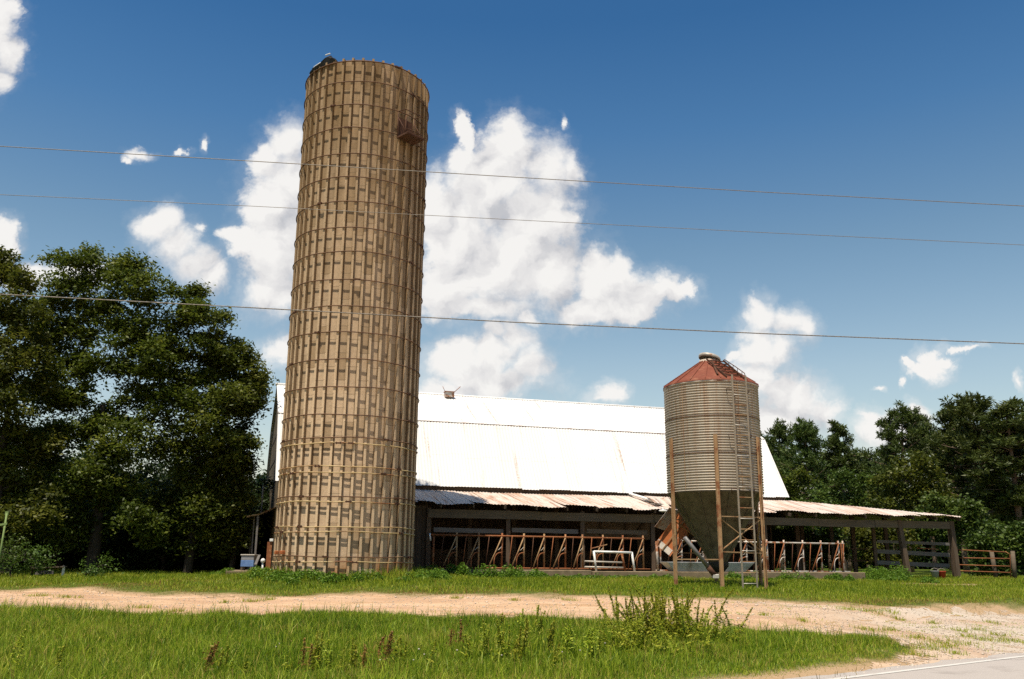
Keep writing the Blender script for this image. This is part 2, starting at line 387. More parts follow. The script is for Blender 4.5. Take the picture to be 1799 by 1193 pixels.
def mat_ground():
    m, nt = new_mat('field_soil'); t = NT(nt); P = t.geo()
    n1 = t.noise(P, 1.4, 6, .65); n2 = t.noise(P, 14, 5, .7); n3 = t.noise(P, .35, 3, .5)
    g = t.mix(t.ramp(n2, [(.3, 0.0), (.7, 1.0)]), (.04, .065, .009), (.09, .125, .018))
    g = t.mix(t.ramp(n1, [(.5, 0.0), (.72, .5)]), g, (.12, .11, .03))
    a = t.n('ShaderNodeAttribute', attribute_name='tint')
    k = t.math('MULTIPLY', a.outputs['Fac'], t.math('MULTIPLY_ADD', n2, 1.0, .5))
    d = t.mix(n2, (.30, .20, .105), (.43, .30, .185))
    col = t.mix(t.ramp(k, [(.35, 0.0), (.75, 1.0)]), g, d)
    t.out(col, 1.0, 0, n2, .6, .05, .05); return m
M['ground'] = mat_ground()
def mat_dirt():
    m, nt = new_mat('pale_dirt_and_gravel'); t = NT(nt); P = t.geo()
    n1 = t.noise(t.mapping(P, (.5, 1.4, 1), rot=(0, 0, -.05)), 1.3, 6, .65); n2 = t.noise(P, 22, 5, .75); n3 = t.noise(t.mapping(P, (.22, 2.2, 1)), 1.1, 4, .6)
    col = t.mix(t.ramp(n2, [(.3, 0.0), (.7, 1.0)]), (.46, .30, .185), (.58, .41, .27))
    col = t.mix(t.ramp(n1, [(.42, 0.0), (.66, .8)]), col, (.38, .225, .115))
    sp = t.n('ShaderNodeSeparateXYZ'); t.l(P, sp.inputs[0])
    gx = t.ramp(t.math('MULTIPLY_ADD', t.math('ADD', sp.outputs[0], t.math('MULTIPLY', n1, 5.0)), .1, -.45), [(.25, 0.0), (.75, 1.0)])
    grav = t.mix(t.ramp(n2, [(.35, 0.0), (.65, 1.0)]), (.38, .315, .245), (.52, .445, .365))
    col = t.mix(gx, col, grav)
    col = t.mix(t.ramp(n3, [(.5, 0.0), (.7, .6)]), col, (.30, .185, .10))
    ra = t.n('ShaderNodeAttribute', attribute_name='tint')
    col = t.mix(t.math('MULTIPLY', ra.outputs['Fac'], t.ramp(n1, [(.3, .15), (.6, .75)])), col, (.40, .255, .165))
    col = t.mix(t.math('MULTIPLY', t.ramp(t.noise(P, 55, 3, .7), [(.58, 0.0), (.7, 1.0)]), .5), col, (.27, .19, .125))
    t.out(col, 1.0, 0, n2, .5, .03, .05); return m
M['dirt'] = mat_dirt()

# ------------------------------------------------------------------ ground, drive, road
def inside(poly, x, y):
    x = np.asarray(x); y = np.asarray(y); r = np.zeros(x.shape, bool); n = len(poly); j = n-1
    for i in range(n):
        xi, yi = poly[i]; xj, yj = poly[j]
        c = ((yi > y) != (yj > y)) & (x < (xj-xi)*(y-yi)/((yj-yi) if yj != yi else 1e-9)+xi)
        r ^= c; j = i
    return r
def poly_dist(poly, x, y):
    x = np.asarray(x, float); y = np.asarray(y, float); d = np.full(x.shape, 1e9); n = len(poly)
    for i in range(n):
        a = np.array(poly[i]); b = np.array(poly[(i+1) % n]); ab = b-a; L = ab@ab
        t = np.clip(((x-a[0])*ab[0]+(y-a[1])*ab[1])/max(L, 1e-9), 0, 1)
        d = np.minimum(d, np.hypot(x-a[0]-t*ab[0], y-a[1]-t*ab[1]))
    return d
FAR = [(-260, 1044), (-60, 1044), (0, 1042), (60, 1038), (130, 1036), (200, 1044), (300, 1047), (420, 1052), (500, 1050), (640, 1047), (760, 1049), (900, 1048), (1000, 1052), (1100, 1052), (1250, 1056), (1340, 1058), (1450, 1063), (1560, 1069), (1650, 1076), (1799, 1081), (1900, 1085), (2300, 1100)]
NEAR = [(-260, 1063), (-60, 1064), (0, 1067), (100, 1071), (200, 1075), (330, 1078), (450, 1079), (560, 1078), (700, 1080), (850, 1083), (960, 1085), (1080, 1090), (1180, 1100), (1250, 1101), (1330, 1105), (1420, 1112), (1500, 1116), (1560, 1121), (1605, 1133), (1630, 1146), (1580, 1160), (1500, 1180), (1440, 1196), (1300, 1225)]
DRIVE = [tuple(ground_hit(*q)[:2]) for q in FAR] + [(24.0, 17.0), (9.0, 12.0)] + [tuple(ground_hit(*q)[:2]) for q in NEAR[::-1]]
def wob(x, y, s=0.0):
    return (np.sin(x*2.1+s)*np.sin(y*2.7+1.3*s)+.6*np.sin(x*5.3+y*2.2+s)+.5*np.sin(x*9.7-y*7.9+2*s)+.35*np.sin(x*21+y*17))*.10
def drive_sd(x, y):     # signed distance, positive inside the drive
    d = poly_dist(DRIVE, x, y); return np.where(inside(DRIVE, x, y), d, -d)
def grid_mesh(name, xs, ys, mat, zoff, keep=None, attr=None, kind='structure', smooth=True):
    X, Y = np.meshgrid(xs, ys); Z = terrain(X, Y)+zoff
    V = np.stack([X, Y, Z], -1).reshape(-1, 3); nx = len(xs)
    I, J = np.meshgrid(np.arange(nx-1), np.arange(len(ys)-1))
    q = (J*nx+I).ravel(); F = np.stack([q, q+1, q+nx+1, q+nx], -1)
    if keep is not None:
        c = V[F].mean(1); F = F[keep(c[:, 0], c[:, 1])]
        u, inv = np.unique(F, return_inverse=True); V = V[u]; F = inv.reshape(-1, 4)
    o = mesh_np(name, V, [F], mat, smooth=smooth, attr=None if attr is None else attr(V[:, 0], V[:, 1]))
    o['kind'] = kind; return o
xs = np.concatenate([np.linspace(-900, -60, 22), np.arange(-56, -28, 4), np.arange(-28, 30, .25), np.arange(30, 62, 4), np.linspace(66, 900, 22)])
ys = np.concatenate([np.linspace(-300, -10, 12), np.arange(-6, 8, 2), np.arange(8, 40, .25), np.arange(40, 80, 4), np.linspace(84, 1500, 26)])
BARE = [(ground_hit(1270, 1026), .5), (ground_hit(1640, 1026), 1.2), (ground_hit(1720, 1028), .9), (ground_hit(1225, 1022), .9)]
def dryness(x, y):
    d = drive_sd(x, y)+wob(x, y)*2; far = sstep((y-19.2)/1.5); v = np.clip(1.0+(d-.05)/(.5+1.5*far), 0, 1)**1.3*.95
    w = road_w(x, y); v = np.maximum(v, np.clip(1-w/.9, 0, 1))
    for c, r in BARE: v = np.maximum(v, np.clip(1.4-np.hypot((x-c[0])*.6, (y-c[1])*1.6)/r, 0, 1))
    return v
grid_mesh('ground', xs, ys, M['ground'], 0, attr=dryness)
grid_mesh('dirt_drive', np.arange(-26, 26, .09), np.arange(11, 27, .09), M['dirt'], .006, keep=lambda x, y: (drive_sd(x, y)+wob(x, y)*2.2 > 0.0) & (road_w(x, y) > -.25), attr=lambda x, y: np.exp(-((drive_sd(x, y)-.95+.5*wob(x, y))/.33)**2))
# road: a long strip on its own straight edge
RD = np.array([*LD, 0]); RNm = np.array([-LN[0], -LN[1], 0]); RP = np.array([*LE0, 0])
def road_strip(name, mat, w0, w1, z, t0=-120, t1=140, ragged=0):
    n = 900; t = np.linspace(t0, t1, n)
    e = ragged*(np.sin(t*3.1)+.6*np.sin(t*8.3+1)+.5*np.sin(t*17.7)) if ragged else 0
    A = RP+RD*t[:, None]+RNm*((w0+e)[:, None] if ragged else w0); Bq = RP+RD*t[:, None]+RNm*w1
    A = A+np.array([0, 0, z]); Bq = Bq+np.array([0, 0, z+(.015 if ragged else 0)])
    V = np.concatenate([A, Bq]); i = np.arange(n-1); F = np.stack([i, i+n, i+n+1, i+1], -1)
    o = mesh_np(name, V, [F], mat); o['kind'] = 'structure'; return o
road_strip('road', M['asphalt'], .08, 8.2, .016, ragged=.06)
road_strip('road_marking', M['line'], .42, .53, .0225)

# ------------------------------------------------------------------ foliage makers
def rand_dirs(n, r=rng):
    v = r.normal(size=(n, 3)); return v/np.linalg.norm(v, axis=1)[:, None]
def leaf_quads(C, L, W, up=.7, r=rng, droop=.25):
    """diamond leaves: centres C, lengths L, widths W"""
    n = len(C); d = rand_dirs(n, r); d[:, 2] *= .55; d[:, 2] -= droop; d /= np.linalg.norm(d, axis=1)[:, None]
    nn = rand_dirs(n, r); nn[:, 2] += up*1.5; nn -= (nn*d).sum(1)[:, None]*d; nn /= np.linalg.norm(nn, axis=1)[:, None]
    sd = np.cross(d, nn); L = np.broadcast_to(L, (n,))[:, None]; W = np.broadcast_to(W, (n,))[:, None]
    P0 = C-d*L*.5; P2 = C+d*L*.5; P1 = C-d*L*.05+sd*W*.5+nn*W*.12; P3 = C-d*L*.05-sd*W*.5+nn*W*.12
    V = np.stack([P0, P1, P2, P3], 1).reshape(-1, 3); F = np.arange(4*n).reshape(-1, 4)
    return V, F
def curve(p0, p1, bend=.15, n=7, r=rng, up=0.0):
    p0 = np.array(p0, float); p1 = np.array(p1, float); t = np.linspace(0, 1, n)[:, None]
    m = (p0+p1)/2+r.normal(size=3)*np.linalg.norm(p1-p0)*bend+np.array([0, 0, up])
    return (1-t)**2*p0+2*t*(1-t)*m+t*t*p1
def lobed_tree(name, label, cat, base, lobes, leafmat, trunk_r=.2, leaf=(.14, .07), dens=30, per=46, group=None, seed=1, fork=.45, clump=(.22, .42), bark='bark', flat=.62, top_f=.5):
    """a broadleaf tree: lobes = [(centre, radius)] in the world; trunk and limbs reach every lobe, leaf sprays fill them"""
    r = np.random.default_rng(seed); base = np.array(base, float)
    root = empty(name, base, label, cat, group)
    cz = np.mean([c for c, _ in lobes], 0); top = max(c[2] for c, _ in lobes)
    H = top-base[2]
    tb = MB(); axis_top = np.array([base[0]*.4+cz[0]*.6, base[1]*.4+cz[1]*.6, base[2]+H*top_f])
    tr = curve(base-np.array([0, 0, .2]), axis_top, .05, 14, r); rad = np.linspace(trunk_r, trunk_r*.32, 14); rad[0] *= 1.35
    tb.tube(tr, rad, 9)
    CV = []; T = []
    NP = [tr[i] for i in range(3, 14)]; NR = [rad[i] for i in range(3, 14)]
    dist = [np.min(np.linalg.norm(tr-np.array(c), axis=1))-.2*R for c, R in lobes]
    for li in np.argsort(dist):
        c, R = lobes[li]; c = np.array(c, float)
        A = np.array(NP); D_ = np.linalg.norm(A-c, axis=1); cost = D_+.9*np.maximum(0, A[:, 2]-c[2]+.25*D_)-.8*np.array(NR)
        i = int(np.argmin(cost)); p0 = A[i]; Ln = D_[i]
        limb = curve(p0, c, .10, 8, r, .12*Ln); r0 = min(NR[i]*.78, .016+.016*Ln+.02*R); lr = np.linspace(r0, max(.010, r0*.45), 8)
        tb.tube(limb, lr, 6, cap=False)
        for q_ in range(2, 8): NP.append(limb[q_]); NR.append(lr[q_])
        k = max(5, int(dens*R*R))
        dd = rand_dirs(k, r)*(R*r.random(k)**.45)[:, None]; dd[:, 2] *= .85
        cc = c+dd
        for q in cc[::2]:
            j = r.integers(5, 8); tb.tube(curve(limb[j], q, .12, 4, r), np.linspace(.010, .004, 4), 3, cap=False)
        cr = r.uniform(*clump, k)
        for q, s in zip(cc, cr):
            m = int(per*(s/.32)**1.6); g = r.normal(size=(m, 3))*s*np.array([.72, .62, .5]); g[:, 2] *= flat*1.25; g[:, 2] -= .12*(g[:, 0]**2+g[:, 1]**2)/s
            CV.append(q+g); T.append(np.clip(r.normal(.45, .16)+r.normal(0, .16, m), 0, 1))
    C = np.concatenate(CV); n = len(C)
    V, F = leaf_quads(C, leaf[0]*r.uniform(.7, 1.3, n), leaf[1]*r.uniform(.7, 1.3, n), r=r)
    tb.build('trunk', M[bark], root)
    mesh_np('crown', V, [F], M[leafmat], root, attr=np.repeat(np.concatenate(T), 4))
    return root, n
def px_lobes(L, Y, r, depth=.9, dy=None, sat=3):
    out = []
    L2_ = []
    for px, py, rp in L:
        L2_.append((px, py, rp*.84))
        for k in range(sat):
            a = r.uniform(0, 2*PI); q_ = r.uniform(.75, 1.25); L2_.append((px+rp*q_*math.cos(a), py-rp*q_*.9*math.sin(a), rp*r.uniform(.22, .40)))
    for px, py, rp in L2_:
        R = rp/1617.0*Y
        yy = Y+r.uniform(-depth, depth)*R*1.3+(dy(py) if dy else 0)
        c = at_y(px, py, yy); out.append((c, R))
    return out
def bush(name, label, cat, centre, size, leafmat, n=5, seed=3, leaf=(.10, .055), dens=38, per=40, group=None, clump=(.16, .3)):
    r = np.random.default_rng(seed); c = np.array(centre, float); c[2] = float(terrain(c[0], c[1]))
    lob = []
    for i in range(n):
        R = size[2]*r.uniform(.28, .46)
        lob.append((c+np.array([r.uniform(-1, 1)*size[0], r.uniform(-1, 1)*size[1], R*.7+(r.random() if i % 2 else .12*r.random())*max(size[2]-1.6*R, .05)]), R))
    return lobed_tree(name, label, cat, c, lob, leafmat, .05, leaf, dens, per, group, seed, .35, clump)
def pine(name, label, base, H, rad, seed, group=None, start=.38, sparse=1.0):
    r = np.random.default_rng(seed); base = np.array(base, float); root = empty(name, base, label, 'tree', group)
    tb = MB(); lean = r.normal(size=2)*.02*H
    zt = np.linspace(0, 1, 12); tr = np.stack([base[0]+lean[0]*zt**2, base[1]+lean[1]*zt**2, base[2]-.2+(H+.1)*zt], -1)
    tb.tube(tr, np.interp(zt, [0, 1], [.017*H+.04, .03]), 8)
    CV = []; T = []; DV = []
    lv = int(15*sparse+3)
    for i in range(lv):
        f = start+(1-start)*((i+.3*r.random())/lv)**.9
        g = (f-start)/(1-start)
        reach = rad*(.55+.75*g if g < .35 else (.81-.0*g)*(1-((g-.35)/.68)**1.15)+.10)
        nb = int(r.integers(3, 6))
        for k in range(nb):
            a = r.uniform(0, 2*PI); L = reach*r.uniform(.55, 1.2)
            p0 = np.array([np.interp(f, zt, tr[:, 0]), np.interp(f, zt, tr[:, 1]), base[2]+f*H])
            p1 = p0+np.array([math.cos(a)*L, math.sin(a)*L, L*r.uniform(-.05, .45)])
            br = curve(p0, p1, .06, 6, r, -.08*L); tb.tube(br, np.linspace(.035, .012, 6), 4, cap=False)
            for q in range(int(r.integers(3, 6))):
                u = r.uniform(.45, 1.05); c = br[0]*(1-u)+br[-1]*u+r.normal(size=3)*.22*np.array([1, 1, .7])+np.array([0, 0, .12])
                m = int(r.integers(40, 60)); s = r.uniform(.24, .44)
                dv = rand_dirs(m, r); dv[:, 2] = dv[:, 2]*.8+.25
                CV.append(c+dv*s*r.uniform(.25, 1.0, m)[:, None]); DV.append(dv); T.append(np.clip(r.normal(.45, .15)+r.normal(0, .15, m), 0, 1))
    for k in range(10):
        dv = rand_dirs(34, r); dv[:, 2] = abs(dv[:, 2]); c = tr[-1]+r.normal(size=3)*np.array([.3, .3, .35])*.8
        CV.append(c+dv*.3*r.random(34)[:, None]); DV.append(dv); T.append(np.clip(r.normal(.5, .15, 34), 0, 1))
    C = np.concatenate(CV); D = np.concatenate(DV); n = len(C); D = D+r.normal(size=D.shape)*.3; D /= np.linalg.norm(D, axis=1)[:, None]
    sd = np.cross(D, rand_dirs(n, r)); sd /= np.linalg.norm(sd, axis=1)[:, None]
    L = r.uniform(.20, .38, n)[:, None]; W = r.uniform(.022, .045, n)[:, None]
    V = np.stack([C-D*L*.5, C+sd*W, C+D*L*.5, C-sd*W], 1).reshape(-1, 3); F = np.arange(4*n).reshape(-1, 4)
    tb.build('trunk', M['bark_pine'], root)
    mesh_np('crown', V, [F], M['needle'], root, attr=np.repeat(np.concatenate(T), 4))
    return root
def place_copy(src, base, scale, rz, label, sz=None):
    c = copy_tree(src); c.location = [float(v) for v in base]; c.scale = (scale, scale, sz or scale); c.rotation_euler = (0, 0, rz); c['label'] = label; return c
def blades(name, X, Y, h, w, mat, lean=.45, tintf=None, kind='stuff', r=rng, zoff=0.0, seg=2):
    n = len(X); Z = terrain(X, Y)+zoff
    a = r.uniform(0, 2*PI, n); ln = h*lean*np.abs(r.normal(0, 1, n))
    dx = np.cos(a); dy = np.sin(a); b = r.uniform(0, 2*PI, n); sx = np.cos(b)*w/2; sy = np.sin(b)*w/2
    P = np.stack([X, Y, Z-.015], -1); S = np.stack([sx, sy, 0*sx], -1); D = np.stack([dx, dy, 0*dx], -1)
    up = np.array([0, 0, 1.0])
    mid = P+D*(ln*.35)[:, None]+up*(h*.62)[:, None]; tip = P+D*ln[:, None]+up*(h*np.clip(1.05-.25*np.abs(ln/np.maximum(h, .01))**2, .35, 1))[:, None]
    V = np.stack([P-S, P+S, mid+S*.75, mid-S*.75, tip], 1).reshape(-1, 3)
    i = np.arange(n)*5
    tint = np.clip(r.normal(.42, .17, n), 0, .9) if tintf is None else tintf
    o = mesh_np(name, V, [np.stack([i, i+1, i+2, i+3], -1), np.stack([i+3, i+2, i+4], -1)], mat, attr=np.repeat(tint, 5))
    o['kind'] = kind; return o

# ------------------------------------------------------------------ the concrete stave silo
NRIB = 40
def silo():
    zb = float(terrain(*SILO))-.25; zt = 17.72
    root = empty('silo', (SILO[0], SILO[1], zb), 'tall roofless concrete stave silo ringed with rusty hoops', 'silo')
    c = SILO; mb = MB(); ri = SILO_R-.112; ro = SILO_R-.015
    ring = []
    for k in range(NRIB):
        a = 2*PI*(k+.5)/NRIB; hw = .036/ro; hb = .044/ri
        ring += [(ri, a-hb), (ro, a-hw), (ro, a+hw), (ri, a+hb)]
    m = len(ring); top = []
    zs = np.concatenate([[zb], np.linspace(1.6, zt, 20)])
    V = []
    for z in zs:
        for r, a in ring:
            V.append((c[0]+r*math.cos(a), c[1]+r*math.sin(a), z+(.022 if (r == ro and z == zt) else 0)))
    nz = len(zs)
    for r, a in ring: V.append((c[0]+(SILO_R-.22)*math.cos(a), c[1]+(SILO_R-.22)*math.sin(a), zt))
    for r, a in ring: V.append((c[0]+(SILO_R-.22)*math.cos(a), c[1]+(SILO_R-.22)*math.sin(a), zb))
    F = [(i*m+k, i*m+(k+1) % m, (i+1)*m+(k+1) % m, (i+1)*m+k) for i in range(nz+1) for k in range(m)]
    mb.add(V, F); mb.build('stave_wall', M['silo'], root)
    rows = [(16.87, 0), (16.04, 0), (15.2, 0), (14.3, 0), (13.47, 0), (12.65, 0), (11.77, 0), (10.96, 0), (10.05, 0), (9.2, 0), (8.37, 0), (7.51, 0), (6.66, 0), (5.81, 0),
            (5.12, 0), (4.95, 1), (4.27, 1), (4.09, 1), (3.39, 0), (3.24, 1), (2.52, 1), (2.37, 1), (1.67, 0), (1.52, 1), (17.62, 0)]
    r = np.random.default_rng(5); front = math.atan2(-c[1], -c[0])
    for i, (z, straw) in enumerate(rows):
        h = MB(); A = np.linspace(0, 2*PI, 120, endpoint=False); Rh = SILO_R+.006
        ph = r.random()*6; wv = .012*np.sin(A*3+ph)+.008*np.sin(A*7+2*ph)
        h.tube(np.stack([c[0]+Rh*np.cos(A), c[1]+Rh*np.sin(A), z+wv], -1), .0165 if i < 24 else .02, 6, closed=True)
        ho = h.build('hoop', M['hoop_straw' if straw else 'hoop_rust'], root)
        for q in range(1 if i < 14 else 2):
            a = front+r.uniform(-1.25, 1.25); lg = MB(); er = np.array([math.cos(a), math.sin(a), 0]); et = np.array([-er[1], er[0], 0])
            p = np.array([c[0], c[1], z])+er*(Rh+.02)
            lg.box(p, (.045, .022, .022), (et, er, (0, 0, 1))); lg.beam(p-et*.10, p+et*.10, .026, .026)
            lg.box(p-et*.06, (.010, .03, .034), (et, er, (0, 0, 1))); lg.box(p+et*.06, (.010, .03, .034), (et, er, (0, 0, 1)))
            lg.build('turnbuckle', M['rust_dark'], ho)
    # rusty filling platform high on the shaded side
    d = ray(713, 240); a = math.atan2(d[0], d[1])
    best = min((abs(proj([c[0]+2.2*math.cos(t), c[1]+2.2*math.sin(t), 15])[0]-713), t) for t in np.linspace(front-.1, front+1.4, 300))[1]
    er = np.array([math.cos(best), math.sin(best), 0]); et = np.array([-er[1], er[0], 0])
    def Q(tt, rr, z): return np.array([c[0], c[1], z])+er*(SILO_R+rr)+et*tt
    z0 = height_at(*(Q(0, .3, 0)[:2]), 243); z1 = z0+.93
    pf = MB(); pf.box(Q(0, .28, z0), (.36, .26, .03), (et, er, (0, 0, 1)))
    pf.box(Q(0, .54, z0+.03), (.36, .010, .03), (et, er, (0, 0, 1)))
    p = pf.build('filling_platform', M['rust_dark'], root)
    rr = MB()
    for s in (-1, 1):
        rr.tube([Q(s*.35, .50, z0), Q(s*.35, .03, z1-.2)], .012, 6); rr.tube([Q(s*.35, .03, z0-.05), Q(s*.35, .03, z1)], .016, 6)
        rr.tube([Q(s*.35, .03, z1), Q(s*.35, .42, z1-.06)], .014, 6)
    rr.tube([Q(-.35, .42, z1-.06), Q(.35, .42, z1-.06)], .014, 6); rr.tube([Q(0, .02, z0), Q(0, .02, z1)], .02, 6); rr.tube([Q(-.35, .5, z0+.16), Q(.35, .5, z0+.16)], .012, 6)
    rr.build('railing', M['rust_dark'], p)
    dk = MB(); dk.box(Q(.02, -.02, z0+.40), (.30, .02, .36), (et, er, (0, 0, 1))); dk.build('filling_door', M['rust_dark'], root)
    # torn remnant of the roof on the rim
    rm = MB(); t0 = None
    angs = [t for t in np.linspace(front-1.6, front+.2, 400)]
    def ang_px(px): return min((abs(proj([c[0]+2.1*math.cos(t), c[1]+2.1*math.sin(t), 17.7])[0]-px), t) for t in angs)[1]
    aL, aM, aR = ang_px(547), ang_px(567), ang_px(590)
    n = 22; A = np.linspace(aL, aR, n)
    hh = np.interp(A, [aL, aL+.12, aM-.05, aM+.04, (aM+aR)/2, aR], [.0, .10, .07, .22, .30, .05])+r.uniform(-.05, .05, n)
    vs = []
    for a, h in zip(A, hh):
        e = np.array([math.cos(a), math.sin(a), 0]); o = np.array([c[0], c[1], 0])
        for rad, z in ((SILO_R-.04, zt-.05), (SILO_R+.03, zt+h*.6), (SILO_R-.10, zt+h), (SILO_R-.35, zt+h*.75), (SILO_R-.36, zt-.05)):
            vs.append(o+e*rad+np.array([0, 0, z]))
    fs = [(i*5+k, (i+1)*5+k, (i+1)*5+k+1, i*5+k+1) for i in range(n-1) for k in range(4)]+[(0, 1, 2, 3, 4), tuple((n-1)*5+k for k in range(5))[::-1]]
    rm.add(vs, fs); rm.build('roof_remnant', M['black'], root, label='torn dark remnant of the old roof on the rim')
    for a0, a1, hz in ((aL+.10, aM-.02, .125), (aM+.06, aM+.16, .33)):
        A2 = np.linspace(a0, a1, 6); fl = MB(); fl.tube(np.stack([c[0]+(SILO_R-.03)*np.cos(A2), c[1]+(SILO_R-.03)*np.sin(A2), np.full(6, zt+hz)], -1), .02, 5); fl.build('flashing_strip', M['enamel'], root)
    # rusty fittings on the lowest hoop
    for px, w in ((487, .05), (497, .10)):
        t = min((abs(proj([c[0]+2.2*math.cos(q), c[1]+2.2*math.sin(q), 1.8])[0]-px), q) for q in np.linspace(front-1.57, front, 300))[1]
        e = np.array([math.cos(t), math.sin(t), 0]); u = np.array([-e[1], e[0], 0]); bx = MB()
        bx.box(np.array([c[0], c[1], 1.78])+e*(SILO_R+.07), (w*.8, .06, .055), (u, e, (0, 0, 1))); bx.build('rusty_bracket', M['hopper_rust'], root, bevel=.015)
silo()

# ------------------------------------------------------------------ the barn
GZ = 1.05
def corr_sheet(mb, s0, s1, p0, p1, pitch=.13, amp=.012, rows=2, lift=0):
    """corrugated sheet from (b,z)=p0 to p1 between s0 and s1"""
    n = max(3, int((s1-s0)/pitch*4)+1); S = np.linspace(s0, s1, n)
    dz = np.array([p1[0]-p0[0], p1[1]-p0[1]]); L = np.linalg.norm(dz); nb, nz = -dz[1]/L, dz[0]/L
    vs = []
    for j in range(rows):
        t = j/(rows-1)
        for s in S:
            a = amp*math.cos(2*PI*s/pitch)+lift
            vs.append(B(s, p0[0]+dz[0]*t+nb*a, p0[1]+dz[1]*t+nz*a))
    mb.add(vs, [(j*n+i, j*n+i+1, (j+1)*n+i+1, (j+1)*n+i) for j in range(rows-1) for i in range(n-1)], True)
SL, SR = -2.45, 19.6
def barn():
    root = empty('barn', B(8, 6, GZ), 'old gambrel dairy barn with a white tin roof and rusty lean-to', 'barn')
    r = np.random.default_rng(8)
    w = .70
    def slope(name, p0, p1, jit=1.0):
        mb = MB(); n = int(round((SR-SL)/w)); e = np.linspace(SL, SR, n+1)
        for i in range(n):
            d = r.uniform(-.02, .02)*jit
            corr_sheet(mb, e[i], e[i+1]+.02, (p0[0]-d, p0[1]-d*1.6), p1, lift=.004*(i % 2), rows=3)
        return mb.build(name, M['white_roof'], root)
    lo = slope('lower_roof', (3.0, 4.40), (4.655, 7.19))
    up = slope('upper_roof', (4.652, 7.194), (7.60, 8.885), 0)
    slope('rear_upper_roof', (10.6, 7.19), (7.6, 8.88)); slope('rear_lower_roof', (12.2, 4.4), (10.54, 7.20))
    bk = MB(); bk.tube([B(SL-.01, 4.645, 7.203), B(8, 4.645, 7.203), B(SR+.01, 4.645, 7.203)], .016, 6); bk.build('bend_flashing', M['bend'], up)
    rc = MB(); rc.tube([B(SL-.05, 7.6, 8.89), B(8, 7.6, 8.87), B(SR+.05, 7.6, 8.89)], .07, 8); rc.build('ridge_cap', M['white_roof'], up)
    # gable walls, set in under the roof edge
    for s, th in ((SL+.12, .05), (SR-.12, -.05)):
        g = MB(); pts = [(3.12, GZ-.2), (12.08, GZ-.2), (12.08, 4.45), (10.5, 7.12), (7.6, 8.80), (4.7, 7.12), (3.12, 4.45)]
        if s > 10: pts = [(3.12, 3.2), (12.08, 3.2)]+pts[2:]
        V = [B(s, b, z) for b, z in pts]+[B(s+th, b, z) for b, z in pts]; n = len(pts)
        g.add(V, [tuple(range(n))[::-1] if th > 0 else tuple(range(n)), tuple(range(n, 2*n)) if th > 0 else tuple(range(n, 2*n))[::-1]]+[(i, (i+1) % n, n+(i+1) % n, n+i) if th > 0 else (n+i, n+(i+1) % n, (i+1) % n, i) for i in range(n)])
        gw = g.build('gable_wall', M['gable'], root)
        for z in ((4.6, 5.6, 6.6) if s < 0 else ()):
            q = MB(); bb = .6+max(0, (z-4.4)/2.7*1.58); q.beam(B(s-.004, 3.2+bb-.5, z), B(s-.004, 12.0-bb+.5, z), .02, .10); q.build('girt', M['wood_dark'], gw)
    # vent box with two bent rods on the ridge
    sv = s_at(783, 7.2); vb = MB(); vb.box(B(sv, 7.25, 8.84), (.20, .14, .11), (BU, BN, (0, 0, 1))); v = vb.build('roof_vent', M['rail_white'], up)
    vl = MB(); vl.box(B(sv, 7.24, 8.965), (.23, .17, .014), (BU, BN, (0, 0, 1))); vl.build('vent_lid', M['rust'], v)
    vr = MB(); vr.tube([B(sv+.2, 7.2, 8.95), B(sv+.50, 7.2, 9.24)], .016, 6); vr.build('vent_rod', M['rust'], v)
    vr = MB(); vr.tube([B(sv-.2, 7.2, 8.95), B(sv-.32, 7.2, 9.2)], .012, 6); vr.build('vent_rod', M['rust'], v)
    # walls under the lower roof: clerestory strip and the dark barn front behind the feed lane
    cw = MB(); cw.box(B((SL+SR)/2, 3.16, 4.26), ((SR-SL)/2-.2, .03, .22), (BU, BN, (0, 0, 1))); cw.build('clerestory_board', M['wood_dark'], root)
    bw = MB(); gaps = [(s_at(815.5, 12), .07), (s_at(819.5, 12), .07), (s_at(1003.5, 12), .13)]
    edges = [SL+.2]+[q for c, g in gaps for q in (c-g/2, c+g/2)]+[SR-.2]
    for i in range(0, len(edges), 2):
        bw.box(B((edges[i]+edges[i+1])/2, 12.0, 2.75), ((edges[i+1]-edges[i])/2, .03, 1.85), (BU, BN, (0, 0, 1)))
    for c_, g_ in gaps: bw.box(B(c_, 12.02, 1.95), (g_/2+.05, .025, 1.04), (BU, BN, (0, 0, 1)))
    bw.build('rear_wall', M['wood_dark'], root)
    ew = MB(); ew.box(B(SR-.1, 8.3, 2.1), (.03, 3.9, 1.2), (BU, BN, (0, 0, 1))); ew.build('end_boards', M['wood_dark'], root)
    fl = MB(); fl.box(B((SL+SR)/2, 6.4, GZ+.02), ((SR-SL)/2+1.5, 6.2, .12), (BU, BN, (0, 0, 1))); fl.build('floor_slab', M['conc_curb'], root)
    # lean-to roof, hipped down to its corner at the far end
    LE, RE = -1.2, 26.0
    lr = MB(); n = int(round((RE-LE)/w)); e = np.linspace(LE, RE, n+1)
